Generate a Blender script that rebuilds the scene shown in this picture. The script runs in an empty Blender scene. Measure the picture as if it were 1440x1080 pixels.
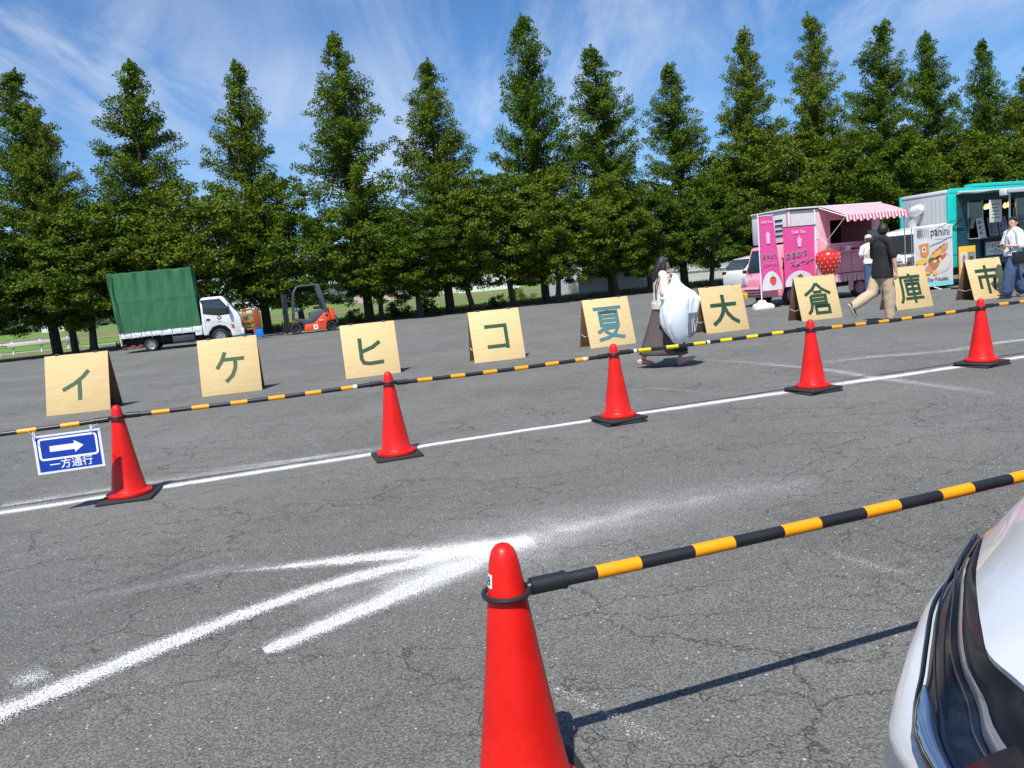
import bpy, bmesh, math, random
import numpy as np
from mathutils import Vector, Matrix, Quaternion, noise as mnoise
S = bpy.context.scene
C = S.collection
R = math.radians
random.seed(7); RNG = np.random.RandomState(7)

# ------------------------------------------------------------------ camera
FPX, PITCH, ROLL, CAMH = 1079.5, .130, .095, 1.309
_cp, _sp, _c, _s = math.cos(PITCH), math.sin(PITCH), math.cos(ROLL), math.sin(ROLL)
FW = Vector((0, _cp, -_sp)); _u = Vector((0, _sp, _cp)); _r = Vector((1, 0, 0))
RT = _r * _c - _u * _s; UP = _r * _s + _u * _c
cam = bpy.data.cameras.new('camera'); cam.sensor_width = 36; cam.lens = FPX / 1440 * 36
cam.clip_start = .05; cam.clip_end = 3000
co = bpy.data.objects.new('camera', cam); C.objects.link(co)
co.matrix_world = Matrix(((RT.x, UP.x, -FW.x, 0), (RT.y, UP.y, -FW.y, 0), (RT.z, UP.z, -FW.z, CAMH), (0, 0, 0, 1)))
S.camera = co
def ray(px, py): return FW + RT * (px - 720) / FPX - UP * (py - 540) / FPX
def G(px, py, z=0.0):            # point on the plane of height z seen at that place of the photograph
    d = ray(px, py); t = (z - CAMH) / d.z; return Vector((0, 0, CAMH)) + d * t
def D(px, py, Y):                # point at that depth
    d = ray(px, py); return Vector((0, 0, CAMH)) + d * (Y / d.y)

# ------------------------------------------------------------------ world and sun
w = bpy.data.worlds.new("World"); S.world = w; w.use_nodes = True
nt = w.node_tree; N = nt.nodes; L = nt.links; N.clear()
def nn(t, **k):
    n = N.new(t)
    for a, b in k.items(): setattr(n, a, b)
    return n
wo = nn('ShaderNodeOutputWorld'); bg = nn('ShaderNodeBackground'); bg.inputs[1].default_value = .088
sky = nn('ShaderNodeTexSky', sky_type='NISHITA'); sky.sun_disc = False
sky.sun_elevation = R(58); sky.sun_rotation = R(196); sky.air_density = 1.0; sky.dust_density = .1; sky.ozone_density = 3.0
tc = nn('ShaderNodeTexCoord'); sep = nn('ShaderNodeSeparateXYZ'); L.new(tc.outputs['Generated'], sep.inputs[0])
def mth(op, a, b=None):
    n = N.new('ShaderNodeMath'); n.operation = op
    for i, v in enumerate((a, b)):
        if v is None: continue
        if isinstance(v, (int, float)): n.inputs[i].default_value = v
        else: L.new(v, n.inputs[i])
    return n.outputs[0]
zz = mth('ADD', mth('MAXIMUM', sep.outputs[2], 0.0), .14)
cx = mth('DIVIDE', sep.outputs[0], zz); cy = mth('DIVIDE', sep.outputs[1], zz)
cmb = nn('ShaderNodeCombineXYZ'); L.new(cx, cmb.inputs[0]); L.new(cy, cmb.inputs[1])
rotm = nn('ShaderNodeMapping'); rotm.inputs['Rotation'].default_value = (0, 0, R(33)); rotm.inputs['Scale'].default_value = (1.6, .48, 1)
L.new(cmb.outputs[0], rotm.inputs[0])
n1 = nn('ShaderNodeTexNoise'); n1.inputs['Scale'].default_value = 1.1; n1.inputs['Detail'].default_value = 9; n1.inputs['Roughness'].default_value = .62; n1.inputs['Distortion'].default_value = .7
L.new(rotm.outputs[0], n1.inputs['Vector'])
n2 = nn('ShaderNodeTexNoise'); n2.inputs['Scale'].default_value = .55; n2.inputs['Detail'].default_value = 3
L.new(cmb.outputs[0], n2.inputs['Vector'])
mr = nn('ShaderNodeMapRange', interpolation_type='SMOOTHSTEP'); mr.inputs[1].default_value = .40; mr.inputs[2].default_value = .70; L.new(n1.outputs[0], mr.inputs[0])
mr2 = nn('ShaderNodeMapRange', interpolation_type='SMOOTHSTEP'); mr2.inputs[1].default_value = .3; mr2.inputs[2].default_value = .62; L.new(n2.outputs[0], mr2.inputs[0])
fac = mth('MULTIPLY', mth('MULTIPLY', mr.outputs[0], mr2.outputs[0]), .72)
mix = nn('ShaderNodeMix', data_type='RGBA'); L.new(fac, mix.inputs[0])
tint = nn('ShaderNodeMix', data_type='RGBA', blend_type='MULTIPLY'); tint.inputs[0].default_value = 1; tint.inputs[7].default_value = (.66, .97, 1.27, 1)
L.new(sky.outputs[0], tint.inputs[6]); L.new(tint.outputs[2], mix.inputs[6]); mix.inputs[7].default_value = (7.6, 8.3, 9.4, 1)
L.new(mix.outputs[2], bg.inputs[0]); L.new(bg.outputs[0], wo.inputs[0])
sl = bpy.data.lights.new('sun', 'SUN'); sl.energy = 5.0; sl.angle = R(.53); sl.color = (1, .955, .89)
so = bpy.data.objects.new('sun', sl); C.objects.link(so); so.location = (-5, -10, 20)
so.rotation_euler = Vector((.17, .60, -1)).to_track_quat('-Z', 'Y').to_euler()
vs = S.view_settings; vs.view_transform = 'Standard'; vs.look = 'None'; vs.gamma = 1; vs.use_curve_mapping = False; vs.exposure = .35
S.cycles.max_bounces = 8; S.cycles.transparent_max_bounces = 24

# ------------------------------------------------------------------ materials
MC = {}
def mat(name, col, rough=.6, metal=0.0, noise_=0.0, nscale=8.0, spec=.5, coat=0.0, bump=0.0, bscale=60.0, trans=0.0, emit=0.0, alpha=1.0, backlit=0.0):
    if name in MC: return MC[name]
    m = bpy.data.materials.new(name); m.use_nodes = True; t = m.node_tree; b = t.nodes['Principled BSDF']
    c4 = (*col, 1); b.inputs['Base Color'].default_value = c4; b.inputs['Roughness'].default_value = rough
    b.inputs['Metallic'].default_value = metal; b.inputs['Specular IOR Level'].default_value = spec
    b.inputs['Coat Weight'].default_value = coat; b.inputs['Coat Roughness'].default_value = .05
    b.inputs['Transmission Weight'].default_value = trans; b.inputs['Alpha'].default_value = alpha
    if emit: b.inputs['Emission Color'].default_value = c4; b.inputs['Emission Strength'].default_value = emit
    tc = t.nodes.new('ShaderNodeTexCoord')
    if noise_:
        n = t.nodes.new('ShaderNodeTexNoise'); n.inputs['Scale'].default_value = nscale; n.inputs['Detail'].default_value = 6
        t.links.new(tc.outputs['Object'], n.inputs['Vector'])
        r = t.nodes.new('ShaderNodeMapRange'); r.inputs[1].default_value = .3; r.inputs[2].default_value = .7
        r.inputs[3].default_value = 1 - noise_; r.inputs[4].default_value = 1 + noise_ * .6
        t.links.new(n.outputs[0], r.inputs[0])
        v = t.nodes.new('ShaderNodeVectorMath'); v.operation = 'SCALE'; v.inputs[0].default_value = col
        t.links.new(r.outputs[0], v.inputs['Scale']); t.links.new(v.outputs[0], b.inputs['Base Color'])
        r2 = t.nodes.new('ShaderNodeMapRange'); r2.inputs[3].default_value = max(0, rough - .12); r2.inputs[4].default_value = min(1, rough + .12)
        t.links.new(n.outputs[0], r2.inputs[0]); t.links.new(r2.outputs[0], b.inputs['Roughness'])
    if bump:
        n = t.nodes.new('ShaderNodeTexNoise'); n.inputs['Scale'].default_value = bscale; n.inputs['Detail'].default_value = 4
        t.links.new(tc.outputs['Object'], n.inputs['Vector'])
        bp = t.nodes.new('ShaderNodeBump'); bp.inputs['Strength'].default_value = bump; bp.inputs['Distance'].default_value = .02
        t.links.new(n.outputs[0], bp.inputs['Height']); t.links.new(bp.outputs[0], b.inputs['Normal'])
    if backlit:
        out = t.nodes['Material Output']; tr = t.nodes.new('ShaderNodeBsdfTranslucent'); tr.inputs[0].default_value = c4
        mx = t.nodes.new('ShaderNodeMixShader'); mx.inputs[0].default_value = backlit
        t.links.new(b.outputs[0], mx.inputs[1]); t.links.new(tr.outputs[0], mx.inputs[2]); t.links.new(mx.outputs[0], out.inputs[0])
    MC[name] = m; return m

def T(m):      # small node helper bound to a material
    t = m.node_tree
    def new(ty, ins=None, **k):
        n = t.nodes.new(ty)
        for a, b in k.items(): setattr(n, a, b)
        for a, b in (ins or {}).items():
            if hasattr(b, 'is_linked') or isinstance(b, bpy.types.NodeSocket): t.links.new(b, n.inputs[a])
            else: n.inputs[a].default_value = b
        return n
    return t, new

def asphalt_mat():
    m = bpy.data.materials.new('asphalt'); m.use_nodes = True; t, new = T(m); b = t.nodes['Principled BSDF']
    P = new('ShaderNodeTexCoord').outputs['Object']
    big = new('ShaderNodeTexNoise', {'Vector': P, 'Scale': .45, 'Detail': 4.0, 'Roughness': .6})
    mid = new('ShaderNodeTexNoise', {'Vector': P, 'Scale': 9.0, 'Detail': 5.0, 'Roughness': .7})
    fine = new('ShaderNodeTexNoise', {'Vector': P, 'Scale': 120.0, 'Detail': 4.0, 'Roughness': .8})
    agg = new('ShaderNodeTexVoronoi', {'Vector': P, 'Scale': 120.0})
    agg2 = new('ShaderNodeTexVoronoi', {'Vector': P, 'Scale': 60.0, 'Randomness': 1.0})
    v1 = new('ShaderNodeMapRange', {0: big.outputs[0], 1: .3, 2: .7, 3: .84, 4: 1.15})
    v2 = new('ShaderNodeMapRange', {0: mid.outputs[0], 1: .25, 2: .75, 3: .86, 4: 1.14})
    v3 = new('ShaderNodeMapRange', {0: fine.outputs[0], 1: .36, 2: .66, 3: .30, 4: 1.75})
    a = new('ShaderNodeMath', {0: v1.outputs[0], 1: v2.outputs[0]}, operation='MULTIPLY')
    a = new('ShaderNodeMath', {0: a.outputs[0], 1: v3.outputs[0]}, operation='MULTIPLY')
    s = new('ShaderNodeSeparateColor', {0: agg.outputs['Color']})
    cell = new('ShaderNodeMapRange', {0: s.outputs[0], 1: 0.0, 2: 1.0, 3: .68, 4: 1.3})
    a = new('ShaderNodeMath', {0: a.outputs[0], 1: cell.outputs[0]}, operation='MULTIPLY')
    st = new('ShaderNodeTexNoise', {'Vector': P, 'Scale': .9, 'Detail': 5.0, 'Roughness': .55, 'Distortion': .6}); st2 = new('ShaderNodeMapRange', {0: st.outputs[0], 1: .56, 2: .68, 3: 1.0, 4: .84})
    a = new('ShaderNodeMath', {0: a.outputs[0], 1: st2.outputs[0]}, operation='MULTIPLY')
    # pale chips
    s2 = new('ShaderNodeSeparateColor', {0: agg2.outputs['Color']})
    c1 = new('ShaderNodeMath', {0: s2.outputs[1], 1: .968}, operation='GREATER_THAN')
    c2 = new('ShaderNodeMath', {0: agg2.outputs['Distance'], 1: .27}, operation='LESS_THAN')
    chip = new('ShaderNodeMath', {0: c1.outputs[0], 1: c2.outputs[0]}, operation='MULTIPLY')
    # cracks
    wn = new('ShaderNodeTexNoise', {'Vector': P, 'Scale': 3.0, 'Detail': 6.0, 'Roughness': .65})
    off = new('ShaderNodeVectorMath', {0: wn.outputs['Color'], 'Scale': .36}, operation='SCALE')
    Pw = new('ShaderNodeVectorMath', {0: P, 1: off.outputs[0]}, operation='ADD')
    crs = []
    for sc, wd, mn, th in ((1.1, .0050, .5, .44), (2.7, .0085, .8, .50)):
        mp = new('ShaderNodeMapping', {'Vector': Pw.outputs[0], 'Scale': (.8, 1.5, 1)})
        vo = new('ShaderNodeTexVoronoi', {'Vector': mp.outputs[0], 'Scale': sc}, feature='DISTANCE_TO_EDGE')
        ln = new('ShaderNodeMapRange', {0: vo.outputs['Distance'], 1: 0.0, 2: wd, 3: 1.0, 4: 0.0})
        mk = new('ShaderNodeTexNoise', {'Vector': P, 'Scale': mn, 'Detail': 3.0})
        mk2 = new('ShaderNodeMapRange', {0: mk.outputs[0], 1: th - .04, 2: th + .06})
        crs.append(new('ShaderNodeMath', {0: ln.outputs[0], 1: mk2.outputs[0]}, operation='MULTIPLY').outputs[0])
    cr = new('ShaderNodeMath', {0: crs[0], 1: crs[1]}, operation='MAXIMUM')
    base = new('ShaderNodeVectorMath', {0: (.150, .150, .138), 'Scale': a.outputs[0]}, operation='SCALE')
    m1 = new('ShaderNodeMix', {0: chip.outputs[0], 6: base.outputs[0], 7: (.50, .49, .47, 1)}, data_type='RGBA')
    crf = new('ShaderNodeMath', {0: cr.outputs[0], 1: .62}, operation='MULTIPLY')
    m2 = new('ShaderNodeMix', {0: crf.outputs[0], 6: m1.outputs[2], 7: (.018, .018, .018, 1)}, data_type='RGBA')
    t.links.new(m2.outputs[2], b.inputs['Base Color']); b.inputs['Roughness'].default_value = .82; b.inputs['Specular IOR Level'].default_value = .35
    hh = new('ShaderNodeMath', {0: fine.outputs[0], 1: cr.outputs[0]}, operation='SUBTRACT')
    bp = new('ShaderNodeBump', {'Height': hh.outputs[0], 'Strength': .8, 'Distance': .008})
    t.links.new(bp.outputs[0], b.inputs['Normal']); return m

def chalk_mat(name, dens, cap=.80):       # speckled chalk powder: u runs along, v across (-1..1 stored as 0..1)
    m = bpy.data.materials.new(name); m.use_nodes = True; t, new = T(m); b = t.nodes['Principled BSDF']
    tc = new('ShaderNodeTexCoord'); P = tc.outputs['Object']; uv = new('ShaderNodeSeparateXYZ', {0: tc.outputs['UV']})
    n = new('ShaderNodeTexNoise', {'Vector': P, 'Scale': 5.0, 'Detail': 4.0})
    n2 = new('ShaderNodeTexNoise', {'Vector': P, 'Scale': 210.0, 'Detail': 2.0, 'Roughness': .7})
    v = new('ShaderNodeMath', {0: uv.outputs[1], 1: .5}, operation='SUBTRACT')
    v = new('ShaderNodeMath', {0: v.outputs[0]}, operation='ABSOLUTE')
    v = new('ShaderNodeMapRange', {0: v.outputs[0], 1: 0.0, 2: .5, 3: 1.0, 4: 0.0})
    v = new('ShaderNodeMath', {0: v.outputs[0], 1: 1.6}, operation='POWER')
    u = new('ShaderNodeMath', {0: uv.outputs[0], 1: v.outputs[0]}, operation='MULTIPLY')     # u = strength along the line
    k = new('ShaderNodeMapRange', {0: n.outputs[0], 1: .3, 2: .7, 3: .72, 4: 1.25})
    d = new('ShaderNodeMath', {0: u.outputs[0], 1: k.outputs[0]}, operation='MULTIPLY')
    d = new('ShaderNodeMath', {0: d.outputs[0], 1: dens}, operation='MULTIPLY')
    d = new('ShaderNodeMath', {0: d.outputs[0], 1: cap}, operation='MINIMUM')
    g = new('ShaderNodeMapRange', {0: n2.outputs[0], 1: .36, 2: .64, 3: 0.0, 4: 1.0})
    d2 = new('ShaderNodeMath', {0: d.outputs[0], 1: g.outputs[0]}, operation='SUBTRACT')
    al = new('ShaderNodeMapRange', {0: d2.outputs[0], 1: -.06, 2: .30, 3: 0.0, 4: .93})
    gate = new('ShaderNodeMapRange', {0: d.outputs[0], 1: 0.0, 2: .12})
    al = new('ShaderNodeMath', {0: al.outputs[0], 1: gate.outputs[0]}, operation='MULTIPLY')
    t.links.new(al.outputs[0], b.inputs['Alpha']); b.inputs['Base Color'].default_value = (.80, .80, .79, 1); b.inputs['Roughness'].default_value = .95
    b.inputs['Specular IOR Level'].default_value = .1
    return m

def leaf_mat(name, c1, c2, tr=.35):
    m = bpy.data.materials.new(name); m.use_nodes = True; t, new = T(m); b = t.nodes['Principled BSDF']; out = t.nodes['Material Output']
    g = new('ShaderNodeNewGeometry'); tc = new('ShaderNodeTexCoord'); oi = new('ShaderNodeObjectInfo')
    n = new('ShaderNodeTexNoise', {'Vector': tc.outputs['Object'], 'Scale': .9, 'Detail': 2.0})
    a = new('ShaderNodeMath', {0: g.outputs['Random Per Island'], 1: n.outputs[0]}, operation='ADD')
    a = new('ShaderNodeMapRange', {0: a.outputs[0], 1: .35, 2: 1.25})
    mx = new('ShaderNodeMix', {0: a.outputs[0], 6: (*c1, 1), 7: (*c2, 1)}, data_type='RGBA')
    hv = new('ShaderNodeMapRange', {0: oi.outputs['Random'], 3: .485, 4: .515})
    vv = new('ShaderNodeMapRange', {0: oi.outputs['Random'], 3: 1.12, 4: .88})
    hs = new('ShaderNodeHueSaturation', {'Color': mx.outputs[2], 'Hue': hv.outputs[0], 'Value': vv.outputs[0], 'Saturation': 1.0})
    t.links.new(hs.outputs[0], b.inputs['Base Color']); b.inputs['Roughness'].default_value = .62; b.inputs['Specular IOR Level'].default_value = .14
    trn = new('ShaderNodeBsdfTranslucent', {0: hs.outputs[0]})
    ms = new('ShaderNodeMixShader', {0: tr, 1: b.outputs[0], 2: trn.outputs[0]}); t.links.new(ms.outputs[0], out.inputs[0]); return m

def ground_mat(name, c1, c2, sc, c3=None, sc3=.3):
    m = bpy.data.materials.new(name); m.use_nodes = True; t, new = T(m); b = t.nodes['Principled BSDF']
    P = new('ShaderNodeTexCoord').outputs['Object']
    n = new('ShaderNodeTexNoise', {'Vector': P, 'Scale': sc, 'Detail': 8.0, 'Roughness': .7})
    r = new('ShaderNodeMapRange', {0: n.outputs[0], 1: .35, 2: .65})
    mx = new('ShaderNodeMix', {0: r.outputs[0], 6: (*c1, 1), 7: (*c2, 1)}, data_type='RGBA'); o = mx.outputs[2]
    if c3:
        n3 = new('ShaderNodeTexNoise', {'Vector': P, 'Scale': sc3, 'Detail': 3.0}); r3 = new('ShaderNodeMapRange', {0: n3.outputs[0], 1: .48, 2: .58})
        o = new('ShaderNodeMix', {0: r3.outputs[0], 6: o, 7: (*c3, 1)}, data_type='RGBA').outputs[2]
    t.links.new(o, b.inputs['Base Color']); b.inputs['Roughness'].default_value = .95; b.inputs['Specular IOR Level'].default_value = .15
    bp = new('ShaderNodeBump', {'Height': n.outputs[0], 'Strength': .6, 'Distance': .08}); t.links.new(bp.outputs[0], b.inputs['Normal']); return m

def plywood_mat():
    m = bpy.data.materials.new('plywood'); m.use_nodes = True; t, new = T(m); b = t.nodes['Principled BSDF']
    tc = new('ShaderNodeTexCoord'); oi = new('ShaderNodeObjectInfo')
    add = new('ShaderNodeVectorMath', {0: tc.outputs['Object'], 1: oi.outputs['Location']}, operation='ADD')
    mp = new('ShaderNodeMapping', {'Vector': add.outputs[0], 'Scale': (1.3, 1.0, 26.0)})
    n = new('ShaderNodeTexNoise', {'Vector': mp.outputs[0], 'Scale': 2.2, 'Detail': 7.0, 'Roughness': .62, 'Distortion': .5})
    r = new('ShaderNodeMapRange', {0: n.outputs[0], 1: .3, 2: .7})
    mx = new('ShaderNodeMix', {0: r.outputs[0], 6: (.56, .41, .195, 1), 7: (.68, .515, .265, 1)}, data_type='RGBA')
    vv = new('ShaderNodeMapRange', {0: oi.outputs['Random'], 3: .86, 4: 1.06}); hs = new('ShaderNodeHueSaturation', {'Color': mx.outputs[2], 'Value': vv.outputs[0]})
    t.links.new(hs.outputs[0], b.inputs['Base Color']); b.inputs['Roughness'].default_value = .7; b.inputs['Specular IOR Level'].default_value = .3; return m

# ------------------------------------------------------------------ mesh helpers
class MB:
    def __init__(s): s.v = []; s.f = []; s.uv = None
    def add(s, vs, fs):
        o = len(s.v); s.v += [tuple(a) for a in vs]; s.f += [tuple(i + o for i in f) for f in fs]; return s
    def box(s, x0, x1, y0, y1, z0, z1):
        v = [(x, y, z) for z in (z0, z1) for y in (y0, y1) for x in (x0, x1)]
        return s.add(v, [(0, 2, 3, 1), (4, 5, 7, 6), (0, 1, 5, 4), (2, 6, 7, 3), (0, 4, 6, 2), (1, 3, 7, 5)])
    def obox(s, M, sx, sy, sz):
        v = [M @ Vector((x * sx / 2, y * sy / 2, z * sz / 2)) for z in (-1, 1) for y in (-1, 1) for x in (-1, 1)]
        return s.add(v, [(0, 2, 3, 1), (4, 5, 7, 6), (0, 1, 5, 4), (2, 6, 7, 3), (0, 4, 6, 2), (1, 3, 7, 5)])
    def prism(s, poly, y0, y1):          # polygon in x,z extruded along y
        n = len(poly); v = [(x, y0, z) for x, z in poly] + [(x, y1, z) for x, z in poly]
        f = [tuple(range(n)), tuple(range(2 * n - 1, n - 1, -1))] + [(i, i + n, (i + 1) % n + n, (i + 1) % n) for i in range(n)]
        return s.add(v, f)
    def cyl(s, a, b, r0, r1=None, n=12, cap=True):
        return s.tube([a, b], [r0, r0 if r1 is None else r1], n, cap)
    def tube(s, pts, r, n=8, cap=True, flat=None, side=None):
        pts = [Vector(p) for p in pts]; m = len(pts)
        if isinstance(r, (int, float)): r = [r] * m
        V = []; prev = None
        for i, p in enumerate(pts):
            t = (pts[min(i + 1, m - 1)] - pts[max(i - 1, 0)])
            t = t.normalized() if t.length > 1e-9 else Vector((0, 0, 1))
            if side is not None: a = Vector(side) - t * Vector(side).dot(t)
            elif prev is not None: a = prev - t * prev.dot(t)
            else:
                h = Vector((0, 0, 1)) if abs(t.z) < .9 else Vector((0, 1, 0)); a = h.cross(t)
            if a.length < 1e-6: a = Vector((1, 0, 0)).cross(t)
            a.normalize(); prev = a; b = t.cross(a)
            fa, fb = (1, 1) if flat is None else (flat if not isinstance(flat, list) else flat[i])
            for k in range(n):
                an = 2 * math.pi * k / n; V.append(p + a * math.cos(an) * r[i] * fa + b * math.sin(an) * r[i] * fb)
        F = [(i * n + k, i * n + (k + 1) % n, (i + 1) * n + (k + 1) % n, (i + 1) * n + k) for i in range(m - 1) for k in range(n)]
        if cap: F += [tuple(range(n - 1, -1, -1)), tuple((m - 1) * n + k for k in range(n))]
        return s.add(V, F)
    def pod(s, pts, r, flat=None, side=None, n=12):     # tube with rounded ends (closed)
        pts = [Vector(p) for p in pts]; m = len(pts)
        if isinstance(r, (int, float)): r = [r] * m
        d0 = (pts[0] - pts[1]).normalized(); d1 = (pts[-1] - pts[-2]).normalized()
        P = [pts[0] + d0 * r[0] * .98, pts[0] + d0 * r[0] * .7] + pts + [pts[-1] + d1 * r[-1] * .7, pts[-1] + d1 * r[-1] * .98]
        Rr = [r[0] * .2, r[0] * .72] + list(r) + [r[-1] * .72, r[-1] * .2]
        if isinstance(flat, list): flat = [flat[0]] * 2 + flat + [flat[-1]] * 2
        return s.tube(P, Rr, n, True, flat, side)
    def lathe(s, prof, n=24, o=(0, 0, 0), cap=True):
        V = [(o[0] + r * math.cos(2 * math.pi * k / n), o[1] + r * math.sin(2 * math.pi * k / n), o[2] + z) for r, z in prof for k in range(n)]
        m = len(prof); F = [(i * n + k, i * n + (k + 1) % n, (i + 1) * n + (k + 1) % n, (i + 1) * n + k) for i in range(m - 1) for k in range(n)]
        if cap: F += [tuple(range(n - 1, -1, -1)), tuple((m - 1) * n + k for k in range(n))]
        return s.add(V, F)
    def torus(s, o, R_, r, n=24, k=8, M=None):
        V = []
        for i in range(n):
            a = 2 * math.pi * i / n
            for j in range(k):
                b = 2 * math.pi * j / k; p = Vector(((R_ + r * math.cos(b)) * math.cos(a), (R_ + r * math.cos(b)) * math.sin(a), r * math.sin(b)))
                V.append((M @ p if M else p) + Vector(o))
        return s.add(V, [(i * k + j, ((i + 1) % n) * k + j, ((i + 1) % n) * k + (j + 1) % k, i * k + (j + 1) % k) for i in range(n) for j in range(k)])
    def grid(s, rows, close=False):
        n = len(rows[0]); V = [p for r in rows for p in r]
        return s.add(V, [(i * n + j, i * n + j + 1, (i + 1) * n + j + 1, (i + 1) * n + j) for i in range(len(rows) - 1) for j in range(n - 1)])
    def build(s, name, m, parent=None, bevel=0.0, smooth=False, seg=2, recalc=True, solid=0.0):
        me = bpy.data.meshes.new(name); me.from_pydata(s.v, [], s.f)
        bm = bmesh.new(); bm.from_mesh(me)
        if recalc: bmesh.ops.recalc_face_normals(bm, faces=bm.faces)
        if bevel:
            es = [e for e in bm.edges if len(e.link_faces) == 2 and e.calc_face_angle(0) > .5]
            bmesh.ops.bevel(bm, geom=es, offset=bevel, segments=seg, profile=.5, affect='EDGES')
        bm.to_mesh(me); bm.free()
        if smooth or bevel:
            me.polygons.foreach_set('use_smooth', [True] * len(me.polygons))
            try: me.set_sharp_from_angle(angle=R(38))
            except Exception: pass
        me.materials.append(m)
        o = bpy.data.objects.new(name, me); C.objects.link(o); o.parent = parent
        if solid:
            md = o.modifiers.new('thickness', 'SOLIDIFY'); md.thickness = solid; md.offset = 0
        return o

TMPS = bpy.data.scenes.new('scratch')
def evalmesh(o):
    TMPS.collection.objects.link(o)
    with bpy.context.temp_override(scene=TMPS, view_layer=TMPS.view_layers[0]): dg = bpy.context.evaluated_depsgraph_get()
    me = bpy.data.meshes.new_from_object(o.evaluated_get(dg)); bpy.data.objects.remove(o); return me
def tag(o, label=None, cat=None, group=None, kind=None):
    if label: o['label'] = label
    if cat: o['category'] = cat
    if group: o['group'] = group
    if kind: o['kind'] = kind
    return o
def thing(name, loc, label, cat, rz=0.0, group=None):
    o = bpy.data.objects.new(name, None); C.objects.link(o); o.location = loc; o.rotation_euler = (0, 0, rz); o.empty_display_size = .2
    return tag(o, label, cat, group)
def copy_tree(o, parent=None):
    kids = [c for c in C.objects if c.parent == o]
    c = o.copy(); C.objects.link(c); c.parent = parent
    for k in kids: copy_tree(k, c)
    return c
def text(name, s, size, m, parent, M, offset=0.0, sx=1.0, thick=.0, align='CENTER'):
    c = bpy.data.curves.new('t', 'FONT'); c.body = s; c.size = size; c.offset = offset * size; c.extrude = thick; c.align_x = align; c.align_y = 'CENTER'; c.resolution_u = 2
    me = evalmesh(bpy.data.objects.new('t', c))
    me.materials.clear(); me.materials.append(m); me.transform(Matrix.Diagonal((sx, 1, 1, 1)))
    p = bpy.data.objects.new(name, me); C.objects.link(p); p.parent = parent; p.matrix_local = M; return p
def TM(o, xd, yd):               # matrix from an origin and the x (reading) and y (up) directions of a text
    x = Vector(xd).normalized(); y = Vector(yd).normalized(); z = x.cross(y)
    return Matrix(((x.x, y.x, z.x, o[0]), (x.y, y.y, z.y, o[1]), (x.z, y.z, z.z, o[2]), (0, 0, 0, 1)))
def strokes(name, polys, wd, size, m, parent, M, dz=.0004, lift=.002):
    mb = MB()
    for q, (pl, closed) in enumerate([(p, False) if not isinstance(p[0], str) else (p[1:], True) for p in polys]):
        pts = [Vector((x / 100 - .5, y / 100 - .5)) * size for x, y in pl]
        if closed: pts = pts + [pts[0], pts[1]]
        n = len(pts); hw = wd * size / 200; Lf = []; Rt = []
        for i, p in enumerate(pts):
            a = (pts[i] - pts[i - 1]).normalized() if i else (pts[1] - pts[0]).normalized()
            b = (pts[i + 1] - pts[i]).normalized() if i < n - 1 else a
            t = (a + b); t = t.normalized() if t.length > .1 else a
            k = 1 / max(.6, t.dot(a)); nrm = Vector((-t.y, t.x)) * hw * k; Lf.append(p + nrm); Rt.append(p - nrm)
        z0 = lift + q * dz
        for i in range(n - 1):
            mb.add([(*Lf[i], z0), (*Rt[i], z0), (*Rt[i + 1], z0), (*Lf[i + 1], z0)], [(0, 1, 2, 3)])
    o = mb.build(name, m, parent, recalc=False); o.matrix_local = M; return o
def remesh(mb, name, m, parent, voxel=.012, smooth=4, noise_=0.0, nsc=6.0, bulge=None):
    o = mb.build(name, m, None)
    md = o.modifiers.new('r', 'REMESH'); md.mode = 'VOXEL'; md.voxel_size = voxel; md.use_smooth_shade = True
    sm = o.modifiers.new('s', 'SMOOTH'); sm.iterations = smooth; sm.factor = .5
    C.objects.unlink(o); me = evalmesh(o); me.name = name
    if noise_:
        nv = len(me.vertices); co_ = np.empty(nv * 3); me.vertices.foreach_get('co', co_); no_ = np.empty(nv * 3); me.vertex_normals.foreach_get('vector', no_)
        co_ = co_.reshape(-1, 3); no_ = no_.reshape(-1, 3)
        dd_ = np.array([mnoise.noise(Vector((p[0] * nsc, p[1] * nsc, p[2] * nsc * .45))) + .5 * mnoise.noise(Vector(p) * nsc * 2.6) for p in co_])
        me.vertices.foreach_set('co', (co_ + no_ * dd_[:, None] * noise_).ravel()); me.update()
    me.materials.clear(); me.materials.append(m)
    me.polygons.foreach_set('use_smooth', [True] * len(me.polygons))
    o = bpy.data.objects.new(name, me); C.objects.link(o); o.parent = parent; return o
def sheet(name, pts, z, m, kind='structure', parent=None):
    mb = MB(); mb.add([(x, y, z) for x, y in pts], [tuple(range(len(pts)))]); o = mb.build(name, m, parent, recalc=False)
    if kind: o['kind'] = kind
    return o
A_ROW = .287; RD = Vector((math.cos(A_ROW), math.sin(A_ROW), 0)); RN = Vector((-math.sin(A_ROW), math.cos(A_ROW), 0))

# ------------------------------------------------------------------ shared materials
M_ASPH = asphalt_mat()
M_PLY = plywood_mat()
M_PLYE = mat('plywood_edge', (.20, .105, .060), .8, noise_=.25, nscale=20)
M_RED = mat('cone_red', (.66, .010, .006), .40, noise_=.16, nscale=9, spec=.38, bump=.06, bscale=30)
_t, _new = T(M_RED); _b = _t.nodes['Principled BSDF']; _P = _new('ShaderNodeTexCoord').outputs['Object']; _oi = _new('ShaderNodeObjectInfo')
_ad = _new('ShaderNodeVectorMath', {0: _P, 1: _oi.outputs['Location']}, operation='ADD'); _mp = _new('ShaderNodeMapping', {'Vector': _ad.outputs[0], 'Scale': (1, 1, .35)})
_n = _new('ShaderNodeTexNoise', {'Vector': _mp.outputs[0], 'Scale': 55.0, 'Detail': 8.0, 'Roughness': .75}); _n2 = _new('ShaderNodeTexNoise', {'Vector': _ad.outputs[0], 'Scale': 5.0, 'Detail': 3.0})
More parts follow.
